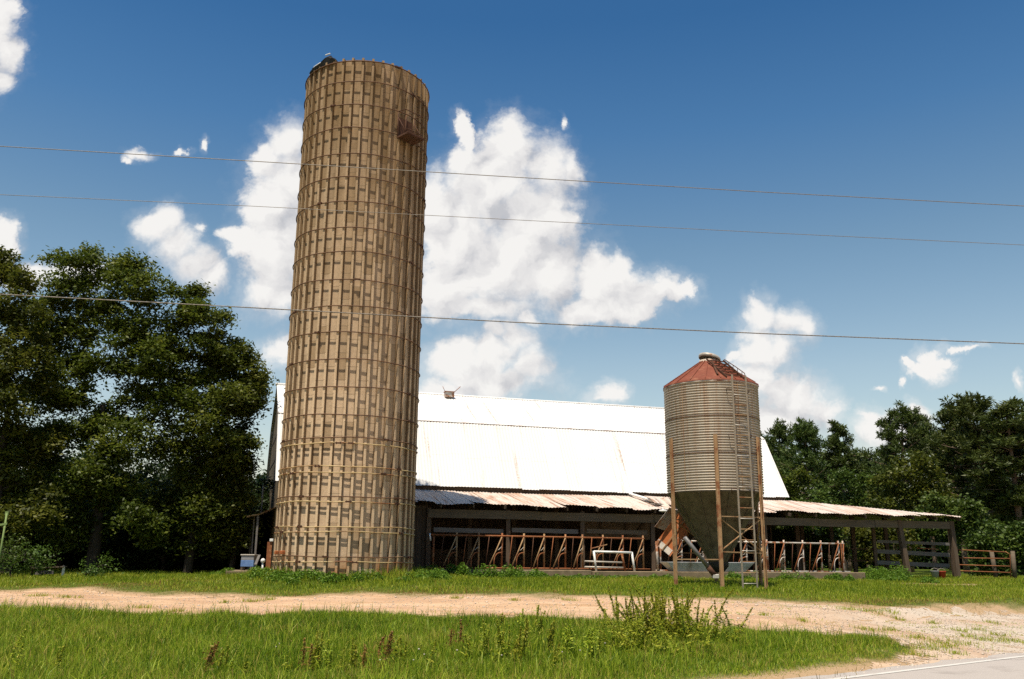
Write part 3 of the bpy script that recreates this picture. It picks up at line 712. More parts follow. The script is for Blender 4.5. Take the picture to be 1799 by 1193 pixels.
    for i in range(n):
        a, b = e[i], e[i+1]+.03
        ov = r.uniform(-.10, .10)*(1 if r.random() < .7 else 1.6); lift = .008*(i % 2)+r.uniform(0, .012); dro = r.uniform(-.05, .015)
        if i < 3: dro -= .12*(3-i)/3
        if r.random() < .22: dro += .05
        S = np.linspace(a, b, 22); vs = []; R_ = 6
        for j in range(R_):
            for s in S:
                bm = 3.1 if s <= SR+.1 else max(3.1*(RE-s)/(RE-SR-.1), .0)
                t = j/(R_-1); q = -ov*(1-t)+bm*t if bm > .2 else -.05*(1-t)+bm*t
                wave = .011*math.cos(2*PI*s/.13)
                sag = -.05*math.sin(PI*np.clip((s-2)/10, 0, 1))*1.0
                z = 3.60+.2167*q+wave+lift+sag+(dro*(1-t)**3)+.02*(1-t)**2*math.sin(s*3.3)
                if 10.6 < s < 13.4: z += .06*math.sin((s-10.6)/2.8*PI*3)*(1-abs(2*t-1))-.05*(1-t)
                vs.append(B(s, q, z))
        m = len(S); lr.add(vs, [(j*m+k, j*m+k+1, (j+1)*m+k+1, (j+1)*m+k) for j in range(R_-1) for k in range(m-1)], True)
    lean = lr.build('lean_to_roof', M['lean_roof'], root)
    # side slope of the far end lean-to
    sr = MB(); m = 60; bs = np.linspace(0, 12, m); vs = []
    for bb in bs:
        s_in = RE-(RE-SR)*min(bb/3.1, 1)
        for t in (0, .5, 1):
            s = RE*(1-t)+s_in*t; vs.append(B(s, bb, 3.60+.1*0+(RE-s)*.672/(RE-SR)+.011*math.cos(2*PI*bb/.4)))
    sr.add(vs, [(i*3+k, (i+1)*3+k, (i+1)*3+k+1, i*3+k+1) for i in range(m-1) for k in range(2)], True); sr.build('side_roof', M['lean_roof'], root)
    # little side roof at the near end, half hidden by the silo
    sd = MB(); vs = []
    for bb in np.linspace(3.2, 9.5, 30):
        for s, z in ((-3.35, 3.12), (-2.9, 3.22), (-2.3, 3.5)): vs.append(B(s, bb, z+.012*math.cos(bb*30)))
    sd.add(vs, [(i*3+k, i*3+k+1, (i+1)*3+k+1, (i+1)*3+k) for i in range(29) for k in range(2)], True); sd.build('shed_roof', M['lean_roof'], root)
    for bb, s, w_ in ((3.35, -2.95, .07), (4.4, -3.05, .05), (5.3, -3.1, .05), (6.5, -3.1, .05)):
        q = MB(); q.beam(B(s, bb, GZ-.2), B(s, bb, 3.16), w_, w_); q.build('post', M['wood_board'], root)
    vp = MB(); vp.tube([B(-2.75, 6.2, 3.3), B(-2.75, 6.2, 4.5)], .035, 6); vp.build('vent_pipe', M['galv'], root)
    # header along the eave, in lengths
    sA, sB = s_at(752, .35, 900), RE-.25
    cuts = [sA, s_at(950, .35), s_at(1150, .35), SR-.5, s_at(1540, .35), sB]
    for i in range(5):
        h = MB(); h.box(B((cuts[i]+cuts[i+1])/2, .35+.01*(i % 2), 3.225-.015*(i % 2)), ((cuts[i+1]-cuts[i])/2-.01, .03, .15), (BU, BN, (0, 0, 1))); h.build('header_beam', M['wood_grey'], root)
    for s in np.arange(sA+.4, 26, 1.2):
        bm = 3.0 if s < SR else max(.6, 3.0*(26-s)/6.4)
        rf = MB(); rf.beam(B(s, .0, 3.47), B(s, bm, 3.47+.2167*bm), .05, .12); rf.build('rafter', M['wood_dark'], root)
    for px in (753, 893, 1024, 1148, 1240, 1346):
        s = s_at(px, .42); q = MB(); q.beam(B(s, .45, GZ-.1), B(s, .45, 3.42), .15, .15); q.build('post', M['post'], root)
    for px, pt in ((1592, 1582), (1677, 1674)):
        q = MB(); q.beam(B(s_at(px, .4), .4, .75), B(s_at(pt, .4), .4, 3.4), .2, .2); q.build('post', M['post'], root)
    for s, bb in ((SR+.3, 3), (SR+3.2, 3), (SR+3, 6.5), (SR+5.8, 4), (SR+5.8, 8), (SR+2.6, 9.5)):
        q = MB(); q.beam(B(s, bb, .7), B(s, bb, 3.7), .16, .16); q.build('post', M['post'], root)
    # plank wall beside the silo
    pw = MB(); s0, s1 = s_at(690, .5), s_at(751, .5); k = int((s1-s0)/.2)
    for i in range(k):
        a = s0+(s1-s0)*i/k; pw.box(B(a+.1, .55+.01*(i % 2), 2.25), (.096, .012, 1.25), (BU, BN, (0, 0, 1)))
    pw.build('plank_wall', M['wood_dark'], root)
    # feed board behind the stall rail, in three lengths between posts
    for a, b in ((761, 884), (899, 1016), (1031, 1138)):
        q = MB(); sa, sb = s_at(a, .5), s_at(b, .5); za = height_at(*B(sa, .5, 0)[:2], 930.5 if a < 800 else 931 if a < 950 else 933)
        q.beam(B(sa, .5, za), B(sb, .5, za-.02), .16, .03, up=BN); q.build('feed_board', M['wood_board' if a < 1000 else 'wood_grey'], root)
    # plywood partition with braced openings deeper in the lane
    pp = MB(); sa, sb = s_at(1026, 1.7), s_at(1143, 1.7)
    pp.box(B((sa+sb)/2, 1.75, 2.88), ((sb-sa)/2, .015, .42), (BU, BN, (0, 0, 1))); pt = pp.build('partition', M['wood_grey'], root)
    bz = MB()
    for a in (1056, 1101):
        bz.beam(B(s_at(a, 1.7), 1.70, 2.5), B(s_at(a, 1.7), 1.70, 3.25), .06, .09)
    bz.beam(B(s_at(1053, 1.7), 1.69, 3.16), B(s_at(1104, 1.7), 1.69, 3.16), .03, .07); bz.beam(B(s_at(1112, 1.7), 1.70, 2.52), B(s_at(1133, 1.7), 1.70, 3.1), .05, .11)
    bz.build('brace', M['wood_dark'], pt)
    # cross wall that closes the feed lane at the back
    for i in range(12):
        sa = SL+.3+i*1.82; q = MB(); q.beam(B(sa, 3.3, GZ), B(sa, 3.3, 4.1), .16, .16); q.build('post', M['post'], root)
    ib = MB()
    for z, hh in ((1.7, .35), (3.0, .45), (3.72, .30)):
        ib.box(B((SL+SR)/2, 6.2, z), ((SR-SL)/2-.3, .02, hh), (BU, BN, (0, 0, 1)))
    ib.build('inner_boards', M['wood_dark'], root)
    # rough rear fence boards under the open end
    return root
barn()

# kerb of the feed lane
kb = MB(); k0, k1 = s_at(745, -.5), s_at(1505, -.5); km = s_at(1035, -.5)
kb.box(B((k0+km)/2, -.36, 1.02), ((km-k0)/2, .37, .27), (BU, BN, (0, 0, 1))); kb.box(B((km+k1)/2+.01, -.46, .985), ((k1-km)/2, .42, .27), (BU, BN, (0, 0, 1)))
tag(kb.build('concrete_kerb', M['conc_curb'], origin=B(8, -.4, .8), bevel=.02), kind='structure')

# ------------------------------------------------------------------ feed stanchions
def stanchions(label, pxs, b, zt, zb, mats, r, origin_s):
    S = [s_at(p, b) for p in pxs]
    root = empty('stanchion_row', B(origin_s, b, zb), label, 'cattle stanchions', 'stanchion rows along the feed lane')
    a = MB(); a.tube([B(S[0]-.22 if mats[0] == 'rust' else S[0], b, zt), B(S[-1]+.04, b, zt-.02)], .032, 8); a.build('top_rail', M[mats[0]], root)
    a = MB(); a.tube([B(S[0]-.25, b, zb), B(S[-1]+.25, b, zb-.015)], .028, 8); a.build('bottom_rail', M[mats[0]], root)
    H = zt-zb
    for i, s in enumerate(S):
        q = MB(); q.tube([B(s-r.uniform(0, .02), b+.03, zb-.02), B(s, b+.03, zt+(.10 if i else 0))], .034, 8); q.build('upright', M[mats[1] if i % 3 else mats[0]], root)
    for i in range(len(S)-1):
        s0, w = S[i], S[i+1]-S[i]
        def X(f, h): return B(s0+f*w, b-.03, zb+h*H)
        q = MB(); j = r.uniform(-.03, .03); q.tube([X(.42+j, 1), X(.26+j*2, 0)], .016, 6); q.build('spacer_bar', M['rust' if i % 2 else 'rust_dark'], root)
        q = MB(); q.tube([X(.97, .97), X(.70, .5), X(.41+j, .05)], .023, 7); lk = q.build('locking_bar', M[mats[2]], root)
        q = MB(); q.tube([X(.76, .55), X(.84, .57), X(.96, .66)], .010, 5); q.build('latch_link', M['galv'], lk)
        q = MB(); q.tube([X(.63, 0), X(.645, .26), X(.68, .36), X(.76, .44), X(.86, .475), X(.98, .48)], .02, 7); q.build('neck_loop', M[mats[3]], root)
    return root
rs = np.random.default_rng(3)
LPX = [762, 802.5, 841.6, 882.5, 921, 956.6, 994, 1024, 1060, 1095, 1130.5]
bS = 0.06
zt1 = height_at(*B(s_at(880, bS), bS, 0)[:2], 941.5); zb1 = height_at(*B(s_at(880, bS), bS, 0)[:2], 998)
stanchions('long rust brown row of slanted cattle stanchions beside the silo', LPX, bS, zt1, zb1, ('rust', 'leg', 'leg', 'rust'), rs, s_at(940, bS))
RPX = [1161, 1198, 1236, 1274, 1312, 1348, 1378, 1411, 1443, 1473.5, 1481.5]
bR = .10
zt2 = height_at(*B(s_at(1411, bR), bR, 0)[:2], 953.5); zb2 = height_at(*B(s_at(1411, bR), bR, 0)[:2], 1003.6)
stanchions('worn white and grey row of cattle stanchions behind the feed bin and beyond it', RPX, bR, zt2, zb2, ('rail_white', 'rail_white', 'rust', 'rail_white'), rs, s_at(1400, bR))
q = MB(); s = s_at(1154.5, 0); q.tube([B(s, 0, zb1-.03), B(s-.02, 0, height_at(*B(s, 0, 0)[:2], 951))], .05, 8)
tag(q.build('pipe_post', M['rail_white'], origin=B(s, 0, zb1)), 'white pipe post between the two stanchion rows, under the rusty tilted hopper', 'post')
q = MB(); s = s_at(754, 0); q.tube([B(s, -.02, height_at(*B(s, 0, 0)[:2], 937)), B(s+.03, -.05, height_at(*B(s, 0, 0)[:2], 950))], .03, 6)
tag(q.build('hanging_pipe', M['enamel'], origin=B(s, 0, 2.2)), 'short white pipe hanging at the silo end of the rust brown stanchions', 'pipe')

# loose gate frames leaning on the kerb
def on_b(px, py, b):
    d = ray(px, py); o = BP0+BN*b; t = ((o-EYE)@BN)/(d@BN); return EYE+d*t
q = MB(); gb = -.62
g0 = empty('pipe_stand', on_b(1080, 1004, gb), 'white U-shaped pipe frame standing upside down against the rusty stanchions', 'pipe stand')
q.tube([on_b(1043.2, 969, gb), on_b(1109.8, 971, gb)], .04, 8); q.build('top_pipe', M['enamel'], g0)
for p, e in (((1043.2, 968), (1047.8, 1006)), ((1109.8, 970), (1115.5, 1007))):
    q = MB(); q.tube([on_b(*p, gb), on_b(*e, gb)], .04, 8); q.build('leg', M['enamel'], g0)
g1 = empty('pipe_gate', on_b(1060, 1004, -.35), 'low two-bar grey gate section with a rusty end bar, behind the white pipe frame', 'gate')
for y0, y1 in ((986, 988.5), (996, 997.5)):
    q = MB(); q.tube([on_b(1027, y0, -.35), on_b(1097, y1, -.35)], .03, 8); q.build('bar', M['galv'], g1)
q = MB(); q.tube([on_b(1091, 966, -.38), on_b(1099, 1005, -.38)], .04, 8); q.build('end_bar', M['rust'], g1)
q = MB(); q.tube([on_b(1041, 976, -.40), on_b(1038, 964, -.42), on_b(1066.5, 957, -.42)], .022, 7)
tag(q.build('bent_rod', M['leg'], origin=on_b(1050, 965, -.4)), 'bent rusty rod sticking up above the white pipe frame', 'rod')

# ------------------------------------------------------------------ feed bin
BINY = 27.6
bc = at_y(1258, 900, BINY)[:2]; bz0 = float(terrain(*bc))
dep = (np.array([bc[0], bc[1], 4.8])-EYE)@Fv; BR = 81.5/CF*dep
front = math.atan2(-bc[1], -bc[0])      # direction from the bin to the camera
def bin_row(row, ang=None, r=None):
    a = front if ang is None else ang; rr = BR if r is None else r
    return height_at(bc[0]+rr*math.cos(a), bc[1]+rr*math.sin(a), row)
zbody = bin_row(860.5); zeave = bin_row(665.5)
zapex = height_at(bc[0], bc[1], 637); zout = height_at(bc[0], bc[1], 984)
def BC(a, r, z): return np.array([bc[0]+r*math.cos(a), bc[1]+r*math.sin(a), z])
def feed_bin():
    root = empty('feed_bin', (bc[0], bc[1], bz0), 'corrugated steel feed bin on legs with a red cone roof', 'feed bin')
    NC = 42; pr = []
    for i in range(NC*8+1):
        t = i/(NC*8); pr.append((BR+.0185*math.cos(2*PI*NC*t), zbody+(zeave-zbody)*t))
    mb = MB(); mb.lathe((bc[0], bc[1], 0), pr, 96); body = mb.build('body', M['bin'], root)
    sm = MB()
    for f in (1/3, 2/3): sm.lathe((bc[0], bc[1], zbody+(zeave-zbody)*f), [(BR+.019, -.012), (BR+.024, -.006), (BR+.024, .006), (BR+.019, .012)], 96)
    sm.build('sheet_seam', M['rust_dark'], body)
    ry = MB()
    for k in range(2):
        a = front-.62+k*1.2; ry.box(BC(a, BR+.019, zbody+(zeave-zbody)*.5), (.006, .003, (zeave-zbody)*.5), ((-math.sin(a), math.cos(a), 0), (math.cos(a), math.sin(a), 0), (0, 0, 1)))
    ry.build('bolt_seam', M['leg'], body)
    hp = MB(); rO = 16.5/1617*BINY
    hp.lathe((bc[0], bc[1], 0), [(BR-.005, zbody+.01), (BR+.01, zbody-.03), (BR-.02, zbody-.05), (rO, zout), (rO, zout-.10), (rO-.03, zout-.10)], 72); hop = hp.build('hopper', M['hopper'], root)
    hs = MB()
    for k in range(10):
        a = front+.3+k*2*PI/10; hs.beam(BC(a, BR+.0, zbody-.06), BC(a, rO+.012, zout), .03, .014, up=BC(a, 1, 0)-BC(a, 0, 0))
    hs.build('hopper_seam', M['hopper'], hop)
    # lower boot under the outlet
    bt = MB(); bt.lathe((bc[0], bc[1], 0), [(rO+.015, zout-.06), (rO+.015, zout-.18), (.16, zout-.34), (.12, zout-.36)], 28); bt.build('outlet_boot', M['black'], hop)
    # roof: faceted cone with standing ribs, lip
    rf = MB(); rc = .30
    rf.lathe((bc[0], bc[1], 0), [(BR+.012, zeave-.035), (BR+.05, zeave-.03), (BR+.03, zeave+.015), (rc, zapex)], 20, smooth=False); roof = rf.build('roof', M['bin_red'], root)
    lip = MB(); lip.lathe((bc[0], bc[1], zeave-.03), [(BR+.02, -.05), (BR+.028, -.045), (BR+.028, -.005), (BR+.02, 0)], 72); lip.build('eave_band', M['bin_rim'], roof)
    rb = MB()
    for k in range(20):
        a = k*2*PI/20; rb.beam(BC(a, BR+.03, zeave+.02), BC(a, rc, zapex+.01), .03, .03)
    rb.build('roof_rib', M['bin_red'], roof)
    cl = MB(); cl.lathe((bc[0], bc[1], zapex-.02), [(rc+.01, 0), (rc+.01, .08), (rc-.02, .08), (rc-.02, -.06), (.01, -.06)], 40); co = cl.build('collar', M['bin_rim'], roof)
    ld = MB(); tl = .16
    ld.lathe((0, 0, 0), [(0, .10), (.20, .085), (.31, .05), (.34, .0), (.34, -.09), (.325, -.09), (.325, -.01), (0, .05)], 40)
    ca, sa = math.cos(front-1.0), math.sin(front-1.0)
    ld.v = [tuple(np.array([bc[0]+.02, bc[1], zapex+.15])+np.array([x, y, z*.8+.02+(x*ca+y*sa)*.24])) for x, y, z in ld.v]
    ld.build('lid', M['galv'], co)
    # legs
    for k in range(6):
        a = front+math.radians(1+60*k+2); er = np.array([math.cos(a), math.sin(a), 0]); et = np.array([-er[1], er[0], 0])
        zt = height_at(*BC(a, BR+.05, 0)[:2], 763) if k == 0 else None
        if zt is None: zt = zlegtop
        else: globals()['zlegtop'] = zt
        zg = float(terrain(*BC(a, BR+.05, 0)[:2]))-.1
        lg = MB()
        for o, w_, t_ in ((0, .055, .006), (-.052, .006, .03), (.052, .006, .03)):
            lg.box(BC(a, BR+.045+(0 if o else -.02), (zt+zg)/2)+et*o, (w_, t_, (zt-zg)/2), (et, er, (0, 0, 1)))
        leg = lg.build('leg', M['leg'], root)
        ft = MB(); ft.box(BC(a, BR+.03, zg+.11), (.11, .11, .012), (et, er, (0, 0, 1))); ft.build('foot_plate', M['rust_dark'], leg)
    A = [front+math.radians(3+60*k) for k in range(6)]
    # braces between the legs
    z1 = height_at(*BC(A[0], BR, 0)[:2], 907); z2 = height_at(*BC(A[0], BR, 0)[:2], 968); zl = height_at(*BC(A[0], BR, 0)[:2], 983)
    rr = BR+.01
    for k in range(6):
        k2 = (k+1) % 6; p, e = A[k], A[k2]
        q = MB()
        if k != 5:
            q.beam(BC(p, rr, z1), BC(e, rr, z1), .05, .03); q.beam(BC(p, rr, z2-.02), BC(e, rr, z2-.05), .05, .03)
            q.beam(BC(p, rr-.02, z2), BC(e, rr-.02, z1-.05), .05, .02); q.beam(BC(p, rr-.05, z1-.03), BC(e, rr-.05, z2), .035, .02)
        else:
            q.beam(BC(p, rr, zl), BC(e, rr, zl), .06, .03)
        q.build('brace', M['leg'], root)
    # ladder
    def ladder_pt(px, row, r): # angle on the right of the camera direction
        best = min((abs(proj(BC(front+t, r, height_at(*BC(front+t, r, 0)[:2], row)))[0]-px), t) for t in np.linspace(.1, 1.3, 200))[1]; return front+best
    al = ladder_pt(1302.5, 745, BR+.16); er = np.array([math.cos(al), math.sin(al), 0]); et = np.array([-er[1], er[0], 0])
    zt = zeave+.10; zg = float(terrain(*BC(al, BR+.16, 0)[:2]))+.05
    hw = .235
    lad = empty('ladder', BC(al, BR+.16, zg), None, None); lad.parent = root; lad.location = [float(v) for v in BC(al, BR+.16, zg)-np.array([bc[0], bc[1], bz0])]
    for s_ in (-1, 1):
        q = MB(); q.beam(BC(al, BR+.16, zg-.1)+et*hw*s_, BC(al, BR+.16, zt)+et*hw*s_, .045, .028, up=er); q.build('side_rail', M['ladder'], lad)
    n = int((zt-zg)/.30)
    for i in range(n):
        q = MB(); z = zg+.12+i*.30; q.tube([BC(al, BR+.16, z)-et*hw, BC(al, BR+.16, z)+et*hw], .014, 6); q.build('rung', M['leg' if i % 3 else 'galv'], lad)
    for z in (zbody+.02, zlegtop-.02, zeave-.35):
        for s_ in (-1, 1):
            q = MB(); q.tube([BC(al, BR, z-.12)+et*hw*1.4*s_, BC(al, BR+.08, z+.02)+et*hw*1.7*s_, BC(al, BR+.16, z)+et*hw*s_], .012, 5); q.build('ladder_bracket', M['rust_dark'], lad)
    # roof ladder with handrails up to the collar
    def roofpt(a, f, h=0): r = BR*(1-f)+rc*f; return BC(a, r, zeave+(zapex-zeave)*f+h)
    rl = empty('roof_ladder', roofpt(al, .5), None, None); rl.parent = root; rl.location = [float(v) for v in roofpt(al, .5)-np.array([bc[0], bc[1], bz0])]
    q = MB()
    for s_ in (-1, 1): q.beam(roofpt(al, .02, .05)+et*.30*s_, roofpt(al, .96, .05)+et*.30*s_, .03, .05)
    q.build('side_rail', M['rust_dark'], rl)
    for i in range(6):
        q = MB(); f = .12+.15*i; q.beam(roofpt(al, f, .06)-et*.30, roofpt(al, f, .06)+et*.30, .04, .03); q.build('rung', M['rust_dark'], rl)
    q = MB(); q.tube([BC(al, BR+.16, zt-.05)+et*.235, roofpt(al, -.02, .22)+et*.3, roofpt(al, .35, .19)+et*.3, roofpt(al, .9, .12)+et*.3], .014, 6)
    for f in (.1, .3, .5, .7): q.tube([roofpt(al, f, .03)+et*.3, roofpt(al, f, .19-.05*f)+et*.3], .010, 5)
    q.build('handrail', M['rust_dark'], rl)
    # hatch rib on the roof
    q = MB(); ah = front+.18; q.beam(roofpt(ah, .12, .05), roofpt(ah, .80, .05), .05, .08); q.build('hatch_edge', M['rust_dark'], roof)
feed_bin()

# auger tube, tilted hopper, white trough behind the bin
a0 = at_y(1203, 944, BINY-1.75); a1 = at_y(1258, 1014, BINY-1.45)
r0 = empty('auger', a1, 'grey auger tube slanting down beside the feed bin cone', 'auger')
q = MB(); q.tube([a0, a1+(a0-a1)*.22], .058, 12); q.build('tube', M['tube'], r0)
q = MB(); q.tube([a1+(a0-a1)*.26, a1+(a0-a1)*.02], .075, 12); q.build('intake_sleeve', M['rust_dark'], r0)
q = MB(); q.box(a1+(a0-a1)*.02, (.09, .09, .06)); q.build('gear_foot', M['galv'], r0, bevel=.015)
hc = at_y(1184, 935, BINY+1.6)
hx = at_y(1203, 911, BINY+1.5)-at_y(1167, 958, BINY+1.7); hl = np.linalg.norm(hx); hx /= hl
hy = np.array([.05, -.75, .55]); hy -= hx*(hy@hx); hy /= np.linalg.norm(hy); hz = np.cross(hx, hy)
r0 = empty('tilted_hopper', hc, 'rusty orange sheet metal hopper tipped over behind the bin legs', 'hopper')
def HB(a, b, c_): return hc+hx*a+hy*b+hz*c_
L2, W2 = hl*.62, .27
def panel(name, m, P, th=.012):
    mb = MB(); P = [np.array(p) for p in P]; n = np.cross(P[1]-P[0], P[3]-P[0]); n /= np.linalg.norm(n); mb.box8([p for p in P]+[p+n*th for p in P]); return mb.build(name, m, r0)
sg = 1 if hz[0]*1 < 0 else -1
panel('back_sheet', M['hopper_rust'], [HB(-L2, -.10, -W2*1.1), HB(L2, -.10, -W2*1.1), HB(L2, -.10, W2*1.1), HB(-L2, -.10, W2*1.1)])
panel('side_sheet', M['hopper_rust'], [HB(-L2, -.10, W2*1.12), HB(L2, -.10, W2*1.12), HB(L2, .12, W2*1.5), HB(-L2, .12, W2*1.5)])
panel('end_sheet', M['hopper_bare'], [HB(-.15, -.085, -W2*1.15), HB(L2*.95, -.085, -W2*1.15), HB(L2*.8, .22, -W2*2.0), HB(-.25, .22, -W2*2.0)])
panel('lower_end_sheet', M['rail_white'], [HB(-L2*1.01, -.08, -W2*1.1), HB(-L2*.72, -.08, -W2*1.1), HB(-L2*.72, -.08, W2*1.1), HB(-L2*1.01, -.08, W2*1.1)])
q = MB(); q.beam(HB(-L2*1.05, -.06, W2*.1), HB(L2*1.05, -.06, W2*.1), .03, .03); q.beam(HB(-L2*.1, -.05, W2*1.55), HB(L2*1.2, -.05, W2*1.2), .05, .06); q.build('edge_angle', M['leg'], r0)
tb0, tb1 = s_at(1166, -.6, 995), s_at(1318, -.6, 995); zk = 1.262
r0 = empty('feed_trough', B((tb0+tb1)/2, -.6, zk), 'long white metal feed trough on the concrete kerb behind the feed bin', 'trough')
q = MB(); o = [(-.80, .0), (-.92, .33), (-.90, .34), (-.78, .03), (-.42, .03), (-.30, .34), (-.28, .33), (-.40, .0)]
vs = [B(tb0+(.35-e*1.05 if True else 0), b, zk+e) for b, e in o]+[B(tb1-(.35-e*1.05), b, zk+e) for b, e in o]; n = len(o)
q.add(vs, [(i, (i+1) % n, n+(i+1) % n, n+i) for i in range(n)]); q.build('trough_shell', M['trough'], r0)
for sA_, sg in ((tb0, 1), (tb1, -1)):
    q = MB(); P = [B(sA_+.35*sg, -.79, zk+.015), B(sA_+.35*sg, -.41, zk+.015), B(sA_, -.29, zk+.335), B(sA_, -.91, zk+.335)]; q.box8(P+[p+BU*.015*sg for p in P]); q.build('end_plate', M['enamel'], r0)

# broken pipe and loose sheets on the lean-to roof
def on_roof(px, py, h=0):
    nrm = BN*(-.2167)+np.array([0, 0, 1.0]); o = B(0, 0, 3.60+h); d = ray(px, py); t = ((o-EYE)@nrm)/(d@nrm); return EYE+d*t
r0 = empty('broken_pipe', on_roof(1145, 879), 'broken white pipe lying on the rusty lean-to roof', 'pipe')
p0, p1 = on_roof(1101, 866, .10), on_roof(1142, 878, .09)
q = MB(); q.tube([p0, p1], .055, 10); q.build('pipe_length', M['enamel'], r0)
q = MB(); q.tube([p1, p1+(p1-p0)*.14, p1+(p1-p0)*.2+np.array([.02, -.1, .02])], .07, 10); q.build('elbow', M['galv'], r0)
q = MB(); q.beam(on_roof(1138, 885, .05), on_roof(1166, 886, .05), .09, .02); q.build('bracket', M['rail_white'], r0)
r0 = empty('loose_roof_sheet', on_roof(1160, 886), 'curled rusty roof sheet sticking up beside the broken white pipe', 'roof sheet')
q = MB(); vs = []
for i in range(12):
    for j in range(5):
        p = on_roof(1126+i*6.2, 871+i*.35, .10+.05*math.sin(i*1.3))*(1-j/4)+on_roof(1150+i*4.6, 883+i*.6, .05+.07*math.sin(i*.9+1))*(j/4); vs.append(p+np.array([0, 0, .10*math.sin(j*.8)]))
q.add(vs, [(i*5+j, (i+1)*5+j, (i+1)*5+j+1, i*5+j+1) for i in range(11) for j in range(4)], True); q.build('sheet', M['lean_roof'], r0)
p = on_b(1165, 897.5, -.15); q = MB(); q.lathe(p, [(0, -.06), (.09, -.05), (.14, 0), (.10, .05), (0, .07)], 16); q.tube([p+np.array([0, 0, .06]), p+np.array([0, .1, .16])], .012, 5)
q.v = [tuple(p+(np.array(v)-p)*np.array([1.25, 1, .8])) for v in q.v]
tag(q.build('hanging_lamp', M['white'], origin=p), 'small white bowl hanging under the rusty eave beside the feed bin leg', 'lamp bowl')

# ------------------------------------------------------------------ board fence, gate, buckets at the open end
r0 = empty('board_fence', B(s_at(1610, 1.3), 1.3, .9), 'weathered board fence with three wide boards in the open end of the lean-to', 'fence')
for (y0, y1) in ((951, 956), (968.5, 975), (988, 994)):
    for x0, x1 in ((1541, 1581), (1590, 1668)):
        f0 = (x0-1541)/127; f1 = (x1-1541)/127
        q = MB(); q.beam(on_b(x0, y0+(y1-y0)*f0, 1.3), on_b(x1, y0+(y1-y0)*f1, 1.3), .17 if y0 > 960 else .12, .03, up=BN); q.build('board', M['wood_board'], r0)
for px in (1537, 1672):
    q = MB(); q.beam(B(s_at(px, 1.36), 1.38, .7), B(s_at(px, 1.36), 1.38, 3.1), .13, .13); q.build('post', M['post'], r0)
q = MB(); q.tube([on_b(1611, 963, 1.2), on_b(1650, 965, 1.2)], .02, 6); q.build('pipe_rail', M['rust'], r0)
q = MB(); q.tube([on_b(1490, 964, 1.3), on_b(1537, 965, 1.3)], .02, 6); q.tube([on_b(1490, 985, 1.3), on_b(1537, 986, 1.3)], .02, 6); q.build('pipe_rail', M['rust_dark'], r0)
gY = 39.6
r0 = empty('farm_gate', at_y(1728, 1016, gY), 'rusty five-bar tube gate beside the open end of the lean-to', 'gate')
for y0, y1 in ((965.5, 970), (980, 981.5), (992, 995), (1002.5, 1006), (1014, 1016)):
    q = MB(); q.tube([at_y(1676, y0, gY), at_y(1775 if y0 > 970 else 1768, y1, gY)], .022, 7); q.build('bar', M['rust'], r0)
q = MB(); q.tube([at_y(1766, 969, gY), at_y(1774, 974, gY), at_y(1776, 1016, gY)], .025, 7); q.build('end_upright', M['rust'], r0)
q = MB(); q.tube([at_y(1679, 964, gY), at_y(1680, 1016, gY)], .025, 7); q.build('hinge_upright', M['rust'], r0)
for x0, x1, lab in ((1742, 1750, 'leaning wooden fence post behind the middle of the rusty tube gate'), (1779, 1783, 'upright wooden fence post at the latch end of the rusty tube gate')):
    q = MB(); p0 = at_y(x1, 1017, gY+.3); p0[2] = float(terrain(p0[0], p0[1]))-.1; q.tube([p0, at_y(x0, 968, gY+.3)], [.10, .085], 9)
    tag(q.build('fence_post', M['wood_grey'], origin=p0), lab, 'post', 'posts by the tube gate')
for px, key, lab in ((1655, 'red', 'red bucket on the ground in the open end of the lean-to'), (1643, 'greyplastic', 'grey bucket next to the red bucket under the lean-to')):
    p = B(s_at(px, .35, 1010), .35, 0); p[2] = float(terrain(p[0], p[1])); rt = empty('bucket', p, lab, 'bucket', 'buckets under the lean-to')
    q = MB(); q.lathe(p, [(0, .01), (.12, 0), (.165, .30), (.175, .31), (.175, .33), (.155, .33), (.11, .03), (0, .03)], 24); q.build('pail', M[key], rt)
    q = MB(); q.tube([p+np.array([.17*math.cos(t), .02, .31+.13*math.sin(t)]) for t in np.linspace(0, PI, 9)], .006, 5); q.build('handle', M['galv'], rt)

# ------------------------------------------------------------------ small things by the trees
p = ground_hit(436, 1001)
p = at_y(436, 1001, 33.0); p[2] = float(terrain(p[0], p[1])); 
def box_thing(P, hx_, hy_, z0, z1): q = MB(); q.box(P+np.array([0, 0, (z0+z1)/2]), (hx_, hy_, (z1-z0)/2)); return q
zb_ = height_at(p[0], p[1], 994.5)-p[2]; zt_ = height_at(p[0], p[1], 974)-p[2]
r0 = empty('beehive', p, 'stacked beehive box, white above blue, at the edge of the trees', 'beehive')
box_thing(p, .23, .2, zb_-.02, zb_+(zt_-zb_)*.5).build('lower_box', M['blue'], r0, bevel=.008)
box_thing(p, .225, .195, zb_+(zt_-zb_)*.5+.003, zt_-.04).build('upper_box', M['greyplastic'], r0, bevel=.008)
box_thing(p, .25, .22, zt_-.037, zt_).build('lid', M['galv'], r0, bevel=.006)
q = MB()
for a in (-.19, .19):
    for b in (-.15, .15): q.beam(p+np.array([a, b, -.1]), p+np.array([a, b, zb_-.025]), .07, .07)
q.build('stand', M['wood_grey'], r0)
p = at_y(424, 1002, 32.0); p[2] = float(terrain(p[0], p[1])); q = MB(); q.box(p+np.array([0, 0, .05]), (.22, .14, .07), ((.98, .17, .05), (-.17, .98, 0), (0, 0, 1)))
tag(q.build('concrete_block', M['conc_curb'], origin=p, bevel=.01), 'pale flat block lying in the grass in front of the beehive', 'block')
p = at_y(462, 985, 31.0); q = MB(); q.lathe(p, [(.001, -.075)]+[(.075*math.cos(t), .075*math.sin(t)) for t in np.linspace(-1.4, 1.4, 12)]+[(.001, .075)], 24)
